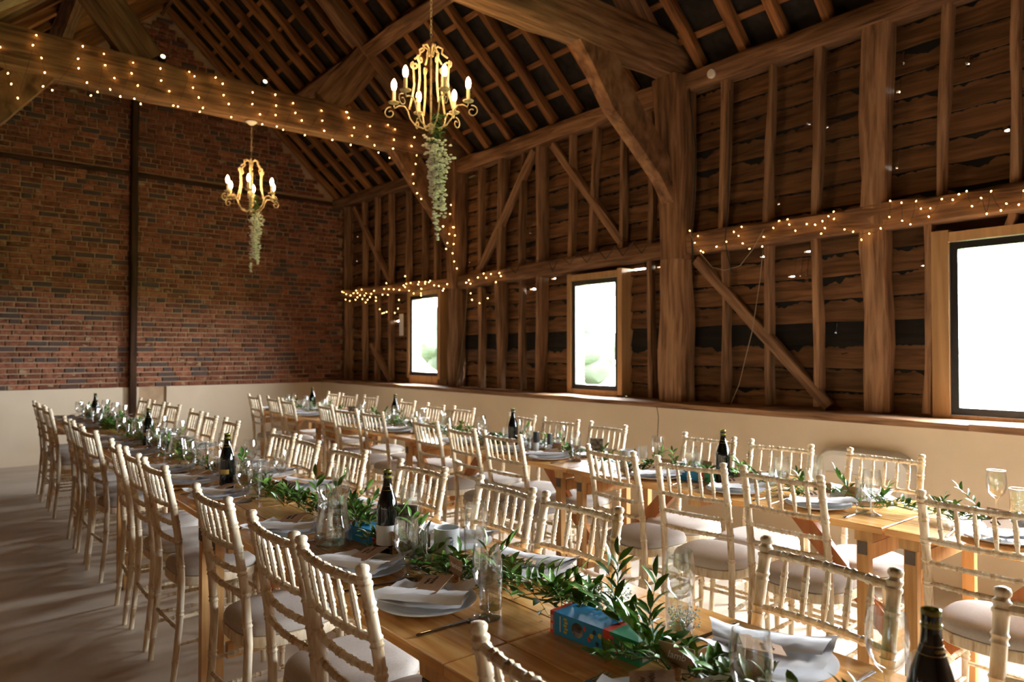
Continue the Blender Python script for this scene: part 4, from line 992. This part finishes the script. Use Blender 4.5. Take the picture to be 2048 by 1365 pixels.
gb = [(100, 448), (124, 462), (120, 493), (110, 450), (145, 500), (165, 455), (150, 470), (180, 440), (190, 455), (178, 494), (190, 480), (205, 468), (212, 435), (232, 470), (240, 455), (220, 490), (240, 510), (250, 495), (262, 478), (272, 460), (285, 442), (300, 480), (300, 500), (320, 550), (335, 573), (345, 570), (362, 565), (408, 570), (425, 545), (432, 495), (432, 436), (402, 433), (374, 432), (345, 430), (335, 465), (370, 465), (360, 398), (467, 357), (460, 410), (475, 400), (470, 420), (500, 395), (490, 440), (520, 457), (545, 405), (550, 390), (585, 400), (590, 388), (615, 382), (605, 390), (565, 430), (560, 455), (562, 470), (640, 410), (668, 413), (690, 440), (695, 428), (713, 402)]
XG = XF - .075
fairy('dense fairy lights along the rail beside the brick wall', [onx(650 + x * S, 430 + y * S, XG) for x, y in gb])
gm = [(823, 393), (843, 378), (848, 400), (893, 364), (925, 340), (942, 366), (970, 343), (1018, 338), (1028, 355), (997, 390), (952, 484), (905, 513), (862, 494), (852, 456)]
fairy('short fairy light loop on the middle bay rail', [onx(650 + x * S, 430 + y * S, XG) for x, y in gm])
gr = [(95, 1345), (350, 1352), (397, 1322), (582, 1327), (610, 1285), (660, 1278), (676, 1308), (710, 1345), (775, 1305), (828, 1308), (870, 1288), (885, 1328), (905, 1257), (930, 1232), (933, 1274), (995, 1335), (1047, 1350), (1143, 1358), (1210, 1330), (1260, 1262), (1267, 1168), (1330, 1180), (1335, 1282), (1382, 1304), (1413, 1170), (1442, 1213), (1495, 1210), (1493, 1260), (1562, 1157), (1632, 1162), (1660, 1128), (1710, 1112), (1745, 1198), (1800, 1150), (1827, 1245), (1852, 1112), (1912, 1225), (1948, 1182), (2012, 1190), (2040, 1108)]
gr2 = [(142, 118), (118, 158), (158, 205), (172, 214), (245, 180), (308, 152), (378, 115), (405, 160), (437, 192), (516, 180), (528, 122), (858, 104), (1096, 140)]
fairy('fairy lights along the near bay rail beside the wide window', [onx(1348 + x * S, y * S, XG) for x, y in gr], size=.48)
fairy('fairy lights hanging below the near bay rail beside the thick post', [onx(1348 + x * S, 430 + y * S, XG) for x, y in gr2], size=.48)
# unlit wires
def cable(label, pts, mat, r=.003, name='cable'):
    org = Vector(pts[0]); m = MB(); m.tube([Vector(p) - org for p in pts], r, 5); o = m.build(name, mat, None, True); o.location = org; tag(o, label, 'cable', 'loose cables'); return o
cable('unlit dark wire looped along the middle bay rail', [onx(650 + x * S, 430 + y * S, XG) for x, y in ((1030, 355), (1075, 300), (1110, 340), (1150, 260), (1230, 270), (1300, 255), (1330, 330), (1370, 235), (1430, 290), (1480, 215), (1530, 280), (1590, 195), (1640, 260), (1700, 180), (1740, 240), (1800, 160), (1850, 225), (1900, 150), (1980, 130))], M_wire, .004)
cable('black cable running down beside the thick post in near bay', [onx(x, y, XG + .02) for x, y in ((1376, 150), (1382, 215), (1392, 300), (1388, 400), (1383, 465), (1386, 520))], M_wire, .007)
cable('black wire dangling beside the first near bay stud', [onx(x, y, XG) for x, y in ((1460, 180), (1459, 330), (1454, 440), (1450, 480), (1455, 510), (1464, 545))], M_wire, .004)
cable('pale wire hanging in a loop below near bay rail', [onx(x, y, XG) for x, y in ((1380, 466), (1395, 500), (1425, 535), (1450, 541), (1480, 532), (1505, 500), (1528, 458))], M_wirep, .003)
cable('pale thin wire trailing down the near bay boards to the sill', [onx(x, y, XG) for x, y in ((1526, 500), (1520, 560), (1505, 660), (1490, 720), (1478, 770), (1460, 812))], M_wirep, .003)
cable('pale wire hanging beside the far post', [onx(x, y, XG) for x, y in ((935, 575), (930, 650), (918, 740), (912, 778))], M_wirep, .003)
cable('thin cable down the plaster below the middle window', [onx(x, y, XPL - .004) for x, y in ((1313, 812), (1317, 835), (1315, 870), (1316, 905), (1315, 960))], M_wire, .002)
# small fittings
def disc(p, nrm, r, h, label, cat, name, mat):
    nrm = Vector(nrm); o = MB().lathe([(r, 0), (r, h * .6), (r * .8, h), (.001, h)], 18).build(name, mat, None, True); o.location = p; o.rotation_euler = nrm.to_track_quat('Z', 'Y').to_euler(); tag(o, label, cat); return o
disc(onx(1425, 148, XF - .055), (-1, 0, 0), .04, .03, 'round cream sensor on the wall plate of the near bay', 'sensor', 'motion_sensor', M_pvc)
M_spot = emit('lit spotlight lens', (1, .80, .5), 2)
for px, py, lb in ((325, 107, 'small lit spotlight at the beam top near the left'), (529, 163, 'small lit spotlight at the beam top near mid beam')):
    p = ony(px, py, T1Y - .06); s = tag(empty('spotlight', (p.x, p.y, 4.10)), lb, 'spotlight', 'beam spotlights')
    MB().tube([(0, 0, 0), (0, 0, .05)], .008, 8).build('stem', M_darkcan, s); MB().lathe([(.03, .02), (.034, .0), (.034, -.045), (.02, -.05)], 16, (0, 0, .06), Matrix.Rotation(R(70), 3, 'X')).build('head', M_darkcan, s, True)
    MB().lathe([(.001, 0), (.02, 0), (.02, .004), (.001, .004)], 16, (0, -.019, .067), Matrix.Rotation(R(70), 3, 'X')).build('lens', M_spot, s)
p = onx(802, 650, XF - .01); o = MB().box((0, 0, 0), (.004, .11, .30)).build('paper_notice', M_label, None, loc=(XF - .004, p.y, p.z)); tag(o, 'small white paper notice beside the narrow window', 'notice')
# wall heater: rounded white panel on the plaster
h = tag(empty('wall_heater', (XPL, 2.09, .40)), 'white rounded heater on the plaster wall behind the right row', 'heater')
prof = []
hw, hh, rr = .30, .37, .12
for cx, cz, a0 in ((hw - rr, hh - rr, 0), (-hw + rr, hh - rr, 90), (-hw + rr, -hh + rr, 180), (hw - rr, -hh + rr, 270)):
    prof += [(cx + rr * math.cos(R(a0 + a)), cz + rr * math.sin(R(a0 + a))) for a in range(0, 91, 15)]
m = MB(); n = len(prof)
for sx, k in ((0, 1.0), (-.09, 1.0), (-.115, .95), (-.12, .88)): m.v += [Vector((sx, a * k, b * k)) for a, b in prof]
for i in range(3):
    for k in range(n): m.face([i * n + k, i * n + (k + 1) % n, (i + 1) * n + (k + 1) % n, (i + 1) * n + k])
m.face(list(range(n))); m.face([3 * n + k for k in range(n)][::-1]); m.build('casing', M_pvc, h, True)
m = MB(); m.box((-.124, 0, -.02), (.004, .44, .46)); m.build('front_panel', M_plast, h)
